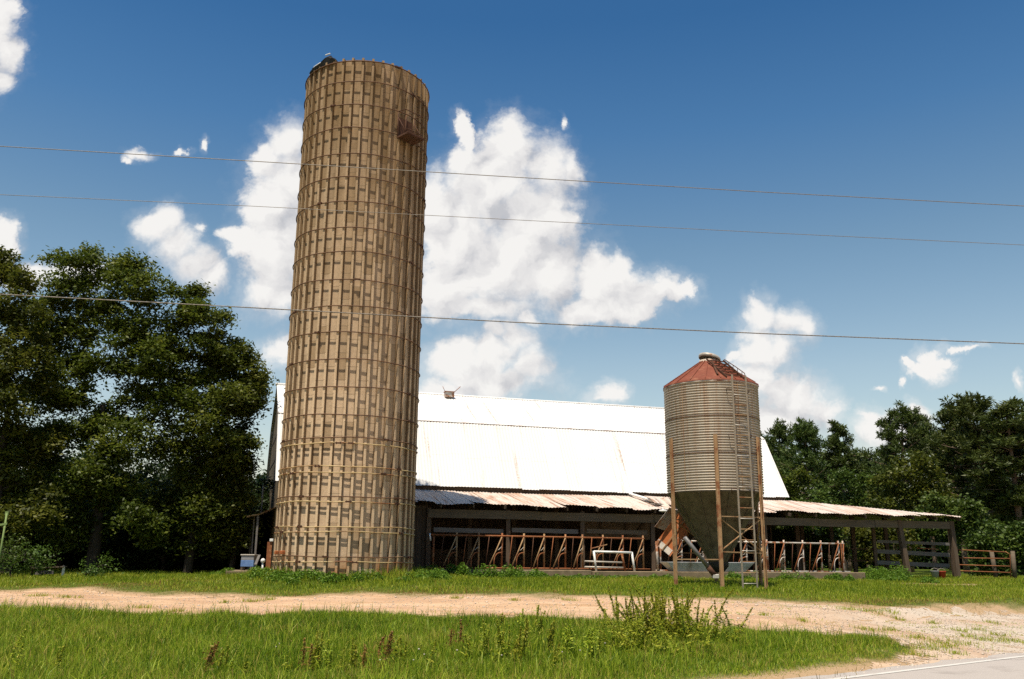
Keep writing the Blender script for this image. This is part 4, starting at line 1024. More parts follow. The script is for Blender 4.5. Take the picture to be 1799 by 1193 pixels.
q.tube([p-np.array([0, 0, .08]), np.array([p[0], p[1], float(terrain(p[0], p[1]))-.05])], .03, 8)
tag(q.build('float_ball', M['white'], origin=p), 'white ball on a stub next to the silo foot', 'ball')
p = at_y(473, 990, 30.2); p[2] = float(terrain(p[0], p[1])); q = MB(); q.box(p+np.array([0, 0, .17]), (.07, .06, .05)); q.box(p+np.array([0, 0, .05]), (.05, .05, .08))
tag(q.build('salt_block', M['enamel'], origin=p, bevel=.01), 'small white block beside the rusty fittings at the silo foot', 'block')
p = at_y(472, 984, 31.6); r0 = empty('service_panel', np.array([p[0], p[1], float(terrain(p[0], p[1]))]), 'rusty upright panel with a white box on top behind the silo', 'panel')
q = MB(); q.beam(np.array([p[0], p[1], 1.0]), np.array([p[0], p[1], height_at(p[0], p[1], 952)]), .16, .05, up=(0, 1, 0)); q.build('board', M['rust'], r0)
q = MB(); zt_ = height_at(p[0], p[1], 949); q.box((p[0]+.06, p[1]-.02, zt_), (.06, .05, .045)); q.build('meter_box', M['enamel'], r0, bevel=.01)
q = MB(); q.beam(at_y(449, 992, 31.5), at_y(456, 975, 31.7), .10, .03); p = at_y(449, 994, 31.5)
tag(q.build('leaning_board', M['wood_board'], origin=p), 'short grey board leaning next to the white ball', 'board')
Yb = 29.5; r0 = empty('bench', at_y(85, 1005, Yb), 'low weathered bench of planks in the weeds under the trees', 'bench')
q = MB(); q.beam(at_y(52, 998.5, Yb), at_y(114, 995.5, Yb), .30, .035, up=(0, 0, 1)); q.build('seat', M['wood_grey'], r0)
q = MB(); q.beam(at_y(60, 1006.5, Yb-.1), at_y(94, 1005, Yb-.1), .12, .03, up=(0, 1, 0)); q.build('lower_plank', M['wood_board'], r0)
for px in (58, 112):
    q = MB(); t_ = at_y(px, 996, Yb); q.beam(np.array([t_[0], t_[1], float(terrain(t_[0], t_[1]))-.1]), t_+np.array([0, 0, .03]), .06, .05); q.build('leg', M['enamel' if px > 100 else 'wood_grey'], r0)
p = at_y(8, 960, 27.5); g = float(terrain(p[0], p[1])); q = MB(); e = at_y(12, 902, 27.5); q.tube([np.array([p[0]-.12, p[1], g-.2]), e], .028, 8); q.box(e+np.array([0, 0, .0]), (.05, .01, .06)); q.box(at_y(6, 921, 27.48), (.11, .012, .03), ((1, 0, .2), (0, 1, 0), (-.2, 0, 1)))
tag(q.build('sign_stake', simple('green_stake', (.14, .20, .06), (.20, .27, .09), 8), origin=(p[0], p[1], g)), 'thin green steel stake standing in front of the dark trees', 'stake')

# ------------------------------------------------------------------ overhead lines
def wire(pts, Y0, Y1, rad, mat, label):
    P = [at_y(x, y, Y0+(Y1-Y0)*(x/1799)) for x, y in pts]; d0 = P[0]-P[1]; d1 = P[-1]-P[-2]
    P = [P[0]+d0*5]+P+[P[-1]+d1*5]
    q = MB(); q.tube(P, rad, 6); return tag(q.build('power_line', M[mat], origin=P[len(P)//2]), label, 'power line', 'overhead lines')
wire([(0, 257), (450, 283.5), (900, 311), (1350, 338), (1799, 362)], 13.5, 15.0, .0065, 'wire', 'topmost of the three overhead wires crossing the silo')
wire([(0, 342), (450, 362.5), (900, 386), (1350, 409), (1799, 430.5)], 13.5, 15.0, .0045, 'wire', 'thinnest overhead wire, between the two thicker ones')
wire([(0, 517), (450, 541), (900, 566), (1350, 586.5), (1799, 604)], 13.0, 14.5, .0085, 'wire_dark', 'thickest and lowest overhead wire, passing just above the red bin roof')

# ------------------------------------------------------------------ trees by the silo
def gbase(px, Y): p = at_y(px, 990, Y); return np.array([p[0], p[1], float(terrain(p[0], p[1]))])
TREES = []
def px_tree(px, Y, lobes, label, seed, mat='leaf', tr=.2, dens=28, per=76, depth=1.0, dy=None, leaf=(.165, .080), fork=.5, clump=(.22, .42)):
    r = np.random.default_rng(seed)
    root, n = lobed_tree('broadleaf_tree', label, 'tree', gbase(px, Y), px_lobes(lobes, Y, r, depth, dy), mat, tr, leaf, dens, per, 'broadleaf trees beside the silo', seed, fork, clump)
    TREES.append((root, n)); return root
px_tree(160, 33.5, [(130, 462, 34), (108, 500, 40), (165, 478, 26), (240, 466, 34), (215, 505, 46), (265, 505, 36), (150, 540, 50), (90, 560, 44), (245, 560, 52), (300, 575, 46), (330, 535, 24), (120, 610, 44), (270, 625, 48), (95, 650, 44), (310, 650, 46), (220, 640, 30), (75, 700, 50), (275, 700, 50), (120, 755, 52), (225, 765, 55), (60, 780, 48), (150, 830, 55), (90, 860, 50), (210, 850, 55), (170, 905, 45), (240, 910, 45), (110, 925, 40), (188, 560, 26), (160, 632, 22), (140, 585, 20), (218, 602, 30), (130, 690, 26), (245, 690, 40), (185, 745, 40), (60, 610, 26)],
        'tallest broadleaf tree with a forked trunk showing through its crown', 21, tr=.26, depth=1.0)
px_tree(15, 31.5, [(8, 458, 20), (40, 480, 26), (15, 520, 40), (48, 545, 36), (-25, 540, 45), (10, 600, 50), (52, 640, 40), (-30, 660, 60), (20, 700, 52), (0, 780, 62), (55, 800, 44), (-70, 600, 60), (-80, 740, 70), (20, 870, 55), (50, 900, 45), (-30, 880, 60)],
        'broadleaf tree at the edge of the picture beside the tallest one', 22, tr=.22)
px_tree(330, 34.5, [(338, 522, 17), (366, 564, 28), (342, 592, 38), (384, 612, 28), (365, 640, 46), (330, 690, 50), (395, 690, 42), (360, 745, 50), (310, 780, 52), (395, 775, 40), (345, 830, 50), (300, 870, 50), (360, 900, 50), (310, 930, 35)],
        'rounded broadleaf tree between the tallest tree and the barn end', 23, tr=.18)
px_tree(405, 35.2, [(423, 618, 20), (439, 655, 24), (405, 648, 30), (421, 692, 34), (443, 680, 14), (393, 720, 34), (425, 742, 26), (398, 785, 38), (423, 800, 22), (383, 818, 42), (417, 828, 30), (393, 878, 40), (418, 888, 22), (418, 933, 30), (388, 943, 30)],
        'slender broadleaf tree closest to the barn end', 24, tr=.13)
r24 = np.random.default_rng(77)
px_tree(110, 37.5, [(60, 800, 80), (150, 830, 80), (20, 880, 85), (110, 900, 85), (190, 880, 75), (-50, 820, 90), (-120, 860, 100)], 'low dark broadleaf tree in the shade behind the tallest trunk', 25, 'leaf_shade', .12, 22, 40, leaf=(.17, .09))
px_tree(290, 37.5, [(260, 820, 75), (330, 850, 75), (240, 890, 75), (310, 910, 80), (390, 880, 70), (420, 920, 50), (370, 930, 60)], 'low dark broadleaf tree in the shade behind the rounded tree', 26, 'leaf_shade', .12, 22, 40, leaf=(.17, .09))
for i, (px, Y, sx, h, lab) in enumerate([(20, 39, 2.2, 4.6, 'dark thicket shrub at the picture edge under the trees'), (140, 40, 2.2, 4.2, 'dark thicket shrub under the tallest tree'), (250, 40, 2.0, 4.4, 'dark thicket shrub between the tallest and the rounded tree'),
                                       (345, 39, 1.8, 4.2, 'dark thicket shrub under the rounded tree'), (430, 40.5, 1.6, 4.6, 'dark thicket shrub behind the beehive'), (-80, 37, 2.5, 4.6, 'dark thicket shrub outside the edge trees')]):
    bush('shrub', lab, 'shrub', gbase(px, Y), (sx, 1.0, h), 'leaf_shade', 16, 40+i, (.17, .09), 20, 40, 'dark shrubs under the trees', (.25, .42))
for i, (px, Y, s_, lab) in enumerate([(22, 28.5, (.9, .6, 1.25), 'bright leafy bush in front of the low bench'), (146, 30.0, (.6, .5, .75), 'small green bush past the end of the low bench'), (-45, 28.5, (1.2, .6, 1.5), 'leafy bush at the picture edge beside the green stake')]):
    bush('bush', lab, 'bush', gbase(px, Y), s_, 'leaf_bush', 7, 60+i, (.09, .05), 60, 40, 'bushes round the bench', (.12, .24))

# ------------------------------------------------------------------ pines and scrub beyond the barn
PG = 'pine trees beyond the barn'
def pine_at(px, toprow, Y): b = gbase(px, Y); return b, height_at(b[0], b[1], toprow)-b[2]
b, H = pine_at(1430, 752, 60); PA = pine('pine_tree', 'full rounded pine rising behind the gable end of the white roof', b, H, 2.6, 101, PG, .30)
b, H2 = pine_at(1492, 749, 61); PB = pine('pine_tree', 'pointed pine between the rounded pine and the gap of sky', b, H2, 1.9, 102, PG, .25)
b, H3 = pine_at(1600, 727, 57); PC = pine('pine_tree', 'broad high-crowned pine with tiered branches above the open lean-to', b, H3, 2.9, 103, PG, .42, .8)
b, H4 = pine_at(1697, 724, 54); PD = pine('pine_tree', 'thin open pine with a long bare pale trunk', b, H4, 1.7, 104, PG, .55, .55)
for src, sh, px, row, Y, rz, wd, lab in ((PA, H, 1376, 754, 64, 1.3, .8, 'pine just showing past the white roof edge'), (PB, H2, 1400, 800, 68, 2.0, 1.2, 'lower pine standing behind the rounded pine'), (PA, H, 1525, 800, 66, 4.0, .8, 'short pine at the gap of sky'),
                                (PB, H2, 1552, 808, 70, .7, 1.3, 'low pine in front of the bright cloud'), (PC, H3, 1643, 737, 60, 2.4, .8, 'pine joined to the broad high-crowned pine'), (PA, H, 1752, 708, 52, 5.1, 1.15, 'tallest dense pine near the picture edge'),
                                (PB, H2, 1800, 718, 50, 3.0, 1.5, 'dense pine cut by the picture edge'), (PC, H3, 1722, 760, 62, .4, 1.0, 'pine filling the space behind the thin open pine'), (PA, H, 1575, 790, 68, 2.7, .9, 'pine behind the broad high-crowned pine'),
                                (PB, H2, 1460, 800, 70, 5.6, 1.2, 'low pine between the rounded and the pointed pine'), (PC, H3, 1345, 775, 70, 1.0, .9, 'pine mostly hidden by the feed bin'), (PA, H, 1850, 705, 54, .9, 1.2, 'pine just outside the picture edge'), (PC, H3, 1672, 770, 68, 3.3, 1.1, 'pine in the dark stand behind the gate'), (PB, H2, 1775, 760, 64, 1.9, 1.4, 'pine behind the tallest dense pine')):
    b, h = pine_at(px, row, Y); place_copy(src, b, h/sh*wd, rz, lab, h/sh)
SG = 'scrub trees behind the lean-to'
for i, (px, Y, L, lab, mt) in enumerate([
        (1485, 52, [(1460, 862, 26), (1500, 850, 24), (1525, 875, 28), (1440, 890, 26), (1480, 895, 30), (1420, 905, 24), (1545, 900, 26), (1500, 940, 34), (1440, 945, 30)], 'bluish green scrub tree just above the lean-to roof', 'leaf_bush'),
        (1590, 50, [(1570, 830, 26), (1610, 822, 26), (1590, 860, 34), (1640, 855, 28), (1560, 880, 26), (1620, 895, 32), (1655, 890, 24), (1590, 930, 34)], 'dark scrub tree below the broad high-crowned pine', 'leaf'),
        (1672, 46, [(1650, 890, 22), (1690, 885, 24), (1672, 905, 26), (1705, 915, 22), (1640, 915, 22), (1680, 945, 26)], 'bright round scrub tree over the end of the lean-to roof', 'leaf_bush'),
        (1762, 43, [(1735, 945, 22), (1765, 935, 24), (1790, 955, 26), (1750, 975, 24), (1785, 990, 22), (1735, 990, 20), (1815, 940, 30)], 'light green scrub tree behind the tube gate', 'leaf_bush'),
        (1395, 58, [(1360, 850, 30), (1400, 855, 30), (1380, 900, 36), (1420, 930, 30), (1350, 940, 36)], 'dark scrub tree behind the white roof edge', 'leaf'),
        (1560, 47, [(1520, 935, 22), (1560, 930, 24), (1590, 955, 26), (1530, 965, 26), (1560, 985, 28)], 'scrub bush seen through the open lean-to, beside the boards', 'leaf'),
        (1390, 47, [(1355, 940, 20), (1380, 948, 18), (1410, 942, 20), (1440, 950, 20), (1370, 970, 26), (1420, 975, 26), (1460, 965, 24)], 'scrub bush seen through the open lean-to, behind the white stanchions', 'leaf_bush'),
        (1755, 58, [(1700, 850, 40), (1760, 850, 45), (1820, 860, 50), (1720, 910, 45), (1780, 920, 45), (1850, 920, 50)], 'deep shade undergrowth tree between the bare pine trunks', 'leaf_shade')]):
    r = np.random.default_rng(200+i)
    lobed_tree('scrub_tree', lab, 'tree', gbase(px, Y), px_lobes(L, Y, r, .8), mt, .1, (.20, .11), 14, 40, SG, 200+i, .4, (.26, .46))
# the wood far behind reads as one mass
def far_wood():
    r = np.random.default_rng(9); CV = []; T = []
    for px0, px1, Y, h0, n in ((1310, 1990, 84, 6.0, 1700), (-300, 520, 62, 5.5, 1300)):
        for k in range(n):
            px = r.uniform(px0, px1); Yk = Y+r.uniform(-5, 5); b = gbase(px, Yk); h = r.uniform(.1, h0); m = 46; s = r.uniform(.5, 1.0)
            CV.append(b+np.array([0, 0, h])+r.normal(size=(m, 3))*s*np.array([.6, .6, .45])); T.append(np.clip(r.normal(.3, .15)+r.normal(0, .12, m), 0, 1))
    C = np.concatenate(CV); V, F = leaf_quads(C, r.uniform(.3, .6, len(C)), r.uniform(.16, .3, len(C)), r=r)
    o = mesh_np('far_woods', V, [F], M['leaf_shade'], attr=np.repeat(np.concatenate(T), 4)); o['kind'] = 'stuff'
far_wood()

# ------------------------------------------------------------------ grass
def scatter(n, x0, x1, y0, y1, r): return r.uniform(x0, x1, n), r.uniform(y0, y1, n)
def fan(X, Y, k=.62, m=4.5): return np.abs(X) < Y*k+m
rg = np.random.default_rng(31)
def clump_noise(X, Y, f): return .5+.5*np.sin(X*f+1.7*np.sin(Y*f*.7))*np.sin(Y*f*1.2+1.3*np.sin(X*f*.8+2))
def bank():
    X, Y = scatter(640000, -18, 17, 9.5, 20.0, rg); sd = drive_sd(X, Y)+wob(X, Y); w = road_w(X, Y)
    ok = fan(X, Y) & (sd < .0+.10*rg.random(len(X))) & (w > .12+.35*rg.random(len(X))**2) & (Y < 19.6)
    near = np.clip(1+sd/.9, 0, 1); ok &= rg.random(len(X)) > near*.55
    X, Y, sd, w = X[ok], Y[ok], sd[ok], w[ok]
    c = clump_noise(X, Y, 2.3)*.6+clump_noise(X+3, Y, 6.1)*.4
    edge = np.clip(np.minimum(-sd/.7, w/1.3), .18, 1)
    h = (.08+.15*c)*edge*rg.uniform(.5, 1.35, len(X))
    tint = np.clip(rg.normal(.36, .24, len(X))+.3*(clump_noise(X, Y, .9)-.5)+.42*(1-edge)+.10*np.clip((12.9-Y)/1.5, 0, 1), 0, 1)
    m = rg.random(len(X)) < .05+.16*(clump_noise(X+9, Y, 1.3) > .78)+.12*np.clip((13.2-Y)/1.2, 0, 1); tint[m] = rg.uniform(.8, 1, m.sum())
    blades('bank_grass', X, Y, h, rg.uniform(.006, .012, len(X)), M['grass'], .55, tint, r=rg)
    # coarse longer blades
    X, Y = scatter(54000, -18, 17, 9.5, 19.5, rg); sd = drive_sd(X, Y); w = road_w(X, Y)
    ok = fan(X, Y) & (sd < -.4) & (w > 1.2) & (rg.random(len(X)) < clump_noise(X, Y, 1.6)); X, Y = X[ok], Y[ok]
    blades('long_grass', X, Y, rg.uniform(.16, .38, len(X)), rg.uniform(.008, .015, len(X)), M['grass'], .5, np.clip(rg.normal(.5, .2, len(X)), 0, 1), r=rg)
bank()
CORE = [tuple(B(SL, 0, 0)[:2]), tuple(B(26.2, .1, 0)[:2]), tuple(B(26.2, 12, 0)[:2]), tuple(B(SL, 12, 0)[:2])]
def yard():
    X, Y = scatter(680000, -30, 32, 19.5, 44, rg); sd = drive_sd(X, Y)+wob(X, Y)
    ok = fan(X, Y) & (sd < .02) & ~inside(CORE, X, Y) & (np.hypot(X-SILO[0], Y-SILO[1]) > SILO_R-.08) & (road_w(X, Y) > .4)
    P = (Y-31.3)*math.cos(TH)-(X+5.5)*math.sin(TH); S_ = (X+5.5)*math.cos(TH)+(Y-31.3)*math.sin(TH)
    ok &= ~((P > -.95) & (P < .3) & (S_ > k0) & (S_ < k1))
    for c, r_ in BARE: ok &= ~(np.hypot((X-c[0])*.6, (Y-c[1])*1.6) < r_*.8)
    near = np.clip(1+sd/1.3, 0, 1); ok &= rg.random(len(X)) > near*.6
    # the sun-scorched verge along the drive
    X, Y, sd = X[ok], Y[ok], sd[ok]
    edge = np.clip(-sd/2.0, .12, 1)
    c = clump_noise(X, Y, 1.9)*.6+clump_noise(X+3, Y, 5.1)*.4
    h = (.05+.12*c)*edge*rg.uniform(.5, 1.4, len(X))
    ds = np.hypot(X-SILO[0], Y-SILO[1]); h *= 1+1.2*np.exp(-((ds-SILO_R)/.8)**2)
    tint = np.clip(rg.normal(.38, .22, len(X))+.35*(clump_noise(X, Y, .6)-.5)+.75*(1-edge)**.9, 0, 1)
    pt = (clump_noise(X*1.0+5, Y*2.2, .8) > .74) & (rg.random(len(X)) < .55); tint[pt] = np.clip(tint[pt]+.42, 0, 1); h[pt] *= .7
    blades('yard_grass', X, Y, h, rg.uniform(.010, .02, len(X)), M['grass_yard'], .5, tint, r=rg)
yard()
def verge():    # tufts in the gravel and dry wisps at the drive's edges
    X, Y = scatter(60000, -18, 20, 12, 24, rg); sd = drive_sd(X, Y)
    ok = fan(X, Y) & (sd > -.5) & (sd < .35) & (rg.random(len(X)) < np.exp(-np.abs(sd)/.18)*clump_noise(X, Y, 3.1)); X, Y = X[ok], Y[ok]
    blades('dry_verge', X, Y, rg.uniform(.03, .11, len(X)), rg.uniform(.006, .012, len(X)), M['grass_dry'], .6, rg.random(len(X)), r=rg, zoff=.01)
    T = [(1665, 1132, .55), (1650, 1138, .35), (1735, 1126, .4), (1610, 1122, .30), (1560, 1108, .22), (1522, 1108, .30), (1688, 1110, .25), (1720, 1108, .2), (1780, 1128, .3), (1530, 1075, .35), (1490, 1072, .3), (1580, 1090, .15), (1640, 1096, .15), (1745, 1096, .2), (1630, 1142, .3), (1700, 1120, .2), (1612, 1152, .3), (1560, 1075, .25), (1410, 1092, .15), (1340, 1082, .12), (905, 1056, .12), (1000, 1056, .2), (250, 1069, .25), (300, 1076, .3), (395, 1060, .12), (440, 1058, .3), (800, 1052, .2), (70, 1048, .3), (120, 1050, .3), (470, 1055, .2), (1755, 1117, .25), (1680, 1150, .16)]
    XX = []; YY = []
    for px, py, s in T:
        p = ground_hit(px, py); n = int(900*s*s+60); XX.append(p[0]+rg.normal(0, s*.55, n)); YY.append(p[1]+rg.normal(0, s*.28, n))
    X = np.concatenate(XX); Y = np.concatenate(YY); ok = road_w(X, Y) > .0; X, Y = X[ok], Y[ok]
    blades('gravel_tufts', X, Y, rg.uniform(.03, .12, len(X)), rg.uniform(.007, .013, len(X)), M['grass'], .8, np.clip(rg.normal(.6, .2, len(X)), 0, 1), r=rg, zoff=.01)
    X, Y = scatter(16000, -18, 9, 16, 24, rg); sd = drive_sd(X, Y); ok = fan(X, Y) & (sd > 1.35) & (clump_noise(X, Y, 1.1)*clump_noise(X+4, Y, 3.3) > .42) & (rg.random(len(X)) < .55); X, Y = X[ok], Y[ok]
    blades('drive_tufts', X, Y, rg.uniform(.02, .06, len(X)), rg.uniform(.006, .012, len(X)), M['grass_dry'], .8, np.clip(rg.normal(.4, .25, len(X)), 0, 1), r=rg, zoff=.01)
    # sparse seedlings all over the gravel apron
    X, Y = scatter(2600, 3, 18, 14, 23, rg); ok = (drive_sd(X, Y) > .1) & (clump_noise(X, Y, 1.4) > .55) & (road_w(X, Y) > .1); X, Y = X[ok], Y[ok]
    X = np.repeat(X, 7)+rg.normal(0, .04, len(X)*7); Y = np.repeat(Y, 7)+rg.normal(0, .03, len(Y)*7)
    blades('seedlings', X, Y, rg.uniform(.015, .06, len(X)), rg.uniform(.007, .012, len(X)), M['grass'], .8, np.clip(rg.normal(.65, .2, len(X)), 0, 1), r=rg, zoff=.01)
    # loose stones
    n = 9000; X, Y = scatter(n*3, -16, 19, 13, 24, rg); sd = drive_sd(X, Y); ok = (sd > .02) & (road_w(X, Y) > -.25) & (rg.random(n*3) < .35+.65*sstep((X-2)/6)); X, Y = X[ok][:n], Y[ok][:n]; n = len(X)
    o8 = np.array([[1, 0, 0], [0, 1, 0], [-1, 0, 0], [0, -1, 0], [0, 0, .8], [0, 0, -.6]]); f8 = np.array([[0, 1, 4], [1, 2, 4], [2, 3, 4], [3, 0, 4], [1, 0, 5], [2, 1, 5], [3, 2, 5], [0, 3, 5]])
    s = rg.uniform(.008, .022, n)*(1+1.0*(rg.random(n) < .04)); V = np.stack([X, Y, terrain(X, Y)+.012], -1)[:, None]+o8[None]*s[:, None, None]*rg.uniform(.6, 1.3, (n, 6, 3)); F = (f8[None]+np.arange(n)[:, None, None]*6).reshape(-1, 3)
    o = mesh_np('gravel', V.reshape(-1, 3), [F], simple('stones', (.36, .29, .22), (.62, .53, .43), 40, rough=.95)); o['kind'] = 'stuff'
verge()
def leafy_weeds():   # broad-leaved ground cover round the silo foot and along the kerb
    C = []; T = []
    r = np.random.default_rng(14)
    def patch(x, y, rad, h, n):
        a = r.uniform(0, 2*PI, n); q = rad*np.sqrt(r.random(n)); X = x+q*np.cos(a); Y = y+q*np.sin(a)*.8
        hh = h*(1-(q/rad)**2*.7)*r.uniform(.1, 1, n); C.append(np.stack([X, Y, terrain(X, Y)+hh], -1)); T.append(np.clip(r.normal(.5, .22, n), 0, 1))
    f0 = math.atan2(-SILO[1], -SILO[0])
    for k in range(40):
        a = f0+r.uniform(-1.7, 1.7); d = SILO_R+r.uniform(.08, 1.1); patch(SILO[0]+d*math.cos(a), SILO[1]+d*math.sin(a), r.uniform(.12, .4), r.uniform(.08, .36), 320)
    for k in range(30):
        p = BP0+BU*r.uniform(s_at(735, -1), s_at(960, -1))-BN*r.uniform(.5, 1.7); patch(p[0], p[1], r.uniform(.2, .45), r.uniform(.2, .55), 420)
    for k in range(40):
        p = BP0+BU*r.uniform(s_at(960, -1), s_at(1180, -1))-BN*r.uniform(.9, 2.0); patch(p[0], p[1], r.uniform(.15, .3), r.uniform(.08, .22), 180)
    for k in range(34):
        p = BP0+BU*r.uniform(s_at(1270, -1), s_at(1570, -1))-BN*r.uniform(.7, 2.0); patch(p[0], p[1], r.uniform(.2, .4), r.uniform(.12, .4), 320)
    for k in range(10):
        p = BP0+BU*(s_at(1540, .3)+r.normal()*.5)-BN*r.uniform(-.3, .6); patch(p[0], p[1], .4, r.uniform(.4, .7), 420)
    for px, Y_, n in ((450, 30.5, 10), (400, 31.5, 6), (1625, 34.5, 4), (1570, 35, 4), (490, 26.2, 6), (520, 25.8, 6)):
        for k in range(n): p = gbase(px+r.normal()*10, Y_+r.normal()*.3); patch(p[0], p[1], r.uniform(.2, .4), r.uniform(.15, .35), 300)
    Cc = np.concatenate(C); V, F = leaf_quads(Cc, r.uniform(.05, .12, len(Cc)), r.uniform(.025, .05, len(Cc)), r=r, up=.5)
    o = mesh_np('ground_weeds', V, [F], M['clover'], attr=np.repeat(np.concatenate(T), 4)); o['kind'] = 'stuff'
leafy_weeds()

# ------------------------------------------------------------------ tall weeds on the bank
def weed_stalk(name, label, base, h, seed, stems, spread, mat, group, head=.5, leafy=1.0, cat='weed'):
    r = np.random.default_rng(seed); root = empty(name, base, label, cat, group); sb = MB(); C = []; L = []; W = []; T = []
    for k in range(stems):
        a = r.uniform(0, 2*PI); hh = h*(r.uniform(.6, 1.05) if stems < 20 else r.uniform(.3, 1.12)); off = np.array([r.normal()*spread*(.25 if stems < 20 else .5), r.normal()*spread*.28, -.03])
        tip = np.array(base)+off+np.array([math.cos(a)*spread*r.random()*hh, math.sin(a)*spread*r.random()*hh*.7, hh])
        cv = curve(np.array(base)+off, tip, .08, 12, r); sb.tube(cv, np.linspace(.006, .002, 12), 5, cap=False)
        n = int(hh*330*head); u = r.uniform(1-head, 1.0, n)**.9; i = np.clip((u*11).astype(int), 0, 10); p = cv[i]+(cv[i+1]-cv[i])*(u*11-i)[:, None]
        C.append(p+r.normal(size=(n, 3))*np.array([.012, .012, .012])*(1.35-u)[:, None]); L.append(r.uniform(.022, .048, n)); W.append(r.uniform(.013, .026, n)); T.append(np.clip(r.normal(.45, .25, n), 0, 1))
        n = int(hh*80*leafy); u = r.uniform(.05, .9, n); i = np.clip((u*11).astype(int), 0, 10); p = cv[i]+(cv[i+1]-cv[i])*(u*11-i)[:, None]
        C.append(p+r.normal(size=(n, 3))*np.array([.035, .035, .02])); L.append(r.uniform(.06, .15, n)*(1.15-u*.7)); W.append(r.uniform(.018, .04, n)*(1.15-u*.7)); T.append(np.clip(r.normal(.4, .2, n), 0, 1))
    C = np.concatenate(C); V, F = leaf_quads(C, np.concatenate(L), np.concatenate(W), r=r, up=.2)
    sb.build('stem', M['weed_red' if mat == 'weed_red' else 'weed'], root)
    mesh_np('leaves', V, [F], M[mat], root, attr=np.repeat(np.concatenate(T), 4)); return root
def bankpt(px, py): p = ground_hit(px, py); p[2] = float(terrain(p[0], p[1])); return p
def hpx(px, py, h): p = bankpt(px, py); return p, h/1617.0*p[1]
WG = 'tall weeds on the grass bank'
p, h = hpx(1165, 1130, 92); weed_stalk('weed_bush', 'large bushy weed clump rising in front of the dirt drive', p, h, 301, 72, .75, 'weed', WG, .6, .9)
p, h = hpx(1205, 1128, 62); weed_stalk('weed_bush', 'lower spreading weed clump on the bin side of the large weed clump', p, h, 302, 44, .8, 'weed', WG, .55, .9)
p, h = hpx(1115, 1150, 70); weed_stalk('weed_bush', 'olive weed clump just in front of the large weed clump', p, h, 303, 46, .8, 'weed', WG, .55, .9)
p, h = hpx(1084, 1100, 60); weed_stalk('dock_stalk', 'tall twin weed spike standing alone beside the large weed clump', p, h, 304, 3, .08, 'weed', WG, .7, .6)
items = [(912, 1112, 46, 2, 'weed', 'thin olive weed spike seen against the dirt drive'), (938, 1126, 62, 3, 'weed', 'leaning olive weed spike reaching over the drive'), (885, 1110, 42, 2, 'weed', 'short olive weed spike touching the drive edge'),
         (1168, 1075, 25, 1, 'weed', 'small sprig at the back of the large weed clump'), (1052, 1094, 20, 1, 'weed', 'tiny sprig at the drive edge near the twin spike'), (1088, 1104, 20, 2, 'weed', 'low sprig at the foot of the twin spike'),
         (535, 1190, 80, 2, 'weed_red', 'red brown dock stalks with a pale green neighbour'), (552, 1186, 78, 6, 'weed', 'pale green dock stalks beside the red brown ones'), (576, 1190, 66, 3, 'weed', 'shorter yellowish dock stalk past the pale green stalks'),
         (641, 1186, 72, 2, 'weed_red', 'single upright rust coloured dock stalk'), (671, 1182, 70, 3, 'weed_red', 'darkest dock stalk on the bank'), (625, 1186, 66, 4, 'weed', 'yellow green stalks next to the single rust coloured stalk'),
         (700, 1178, 60, 4, 'weed', 'yellow green stalks beyond the darkest dock stalk'), (747, 1188, 66, 2, 'weed', 'leaning yellow stalk in open grass'), (800, 1150, 58, 2, 'weed_red', 'thin brown stalk at mid bank'),
         (822, 1165, 60, 3, 'weed', 'olive stalk with a bend beside the thin brown one'), (850, 1160, 78, 3, 'weed', 'tall yellowish stalk reaching near the drive'), (880, 1168, 86, 6, 'weed', 'thick olive stalk group before the drive'),
         (905, 1172, 84, 6, 'weed', 'olive stalk group below the leaning spike'), (960, 1150, 60, 5, 'weed', 'olive stalks between the leaning spike and the large clump'), (1000, 1160, 66, 6, 'weed', 'bushy olive stalks short of the large clump'),
         (1040, 1165, 66, 6, 'weed', 'bushy olive stalks touching the large clump'), (975, 1178, 50, 2, 'weed', 'short olive stalk in front of the bushy olive stalks'), (600, 1192, 60, 2, 'weed', 'low olive stalk between two dock groups'),
         (363, 1200, 70, 3, 'weed_red', 'dark brown stalk with a lighter leaning partner'), (382, 1186, 60, 2, 'weed', 'leaning pale stalk beside the dark brown one'), (405, 1192, 45, 1, 'weed', 'thin olive stalk past the leaning pale one'),
         (20, 1205, 95, 2, 'weed', 'yellow seed stalk leaning at the picture edge'), (95, 1200, 70, 2, 'weed', 'yellow seed stalk leaning over dark grass'), (505, 1186, 40, 3, 'weed', 'small pale stalk short of the red brown dock group'), (430, 1190, 50, 2, 'weed', 'faint pale stalk in open grass beside the dark brown stalk')]
for i, (px, py, hp, st, mt, lab) in enumerate(items):
    p, h = hpx(px, min(py, 1192), hp); rt = weed_stalk('dock_stalk', lab, p, h, 320+i, st, .16 if 'lean' not in lab else .1, mt, WG, .62, .7)
    if 'lean' in lab: rt.rotation_euler = (0, .22, 0)
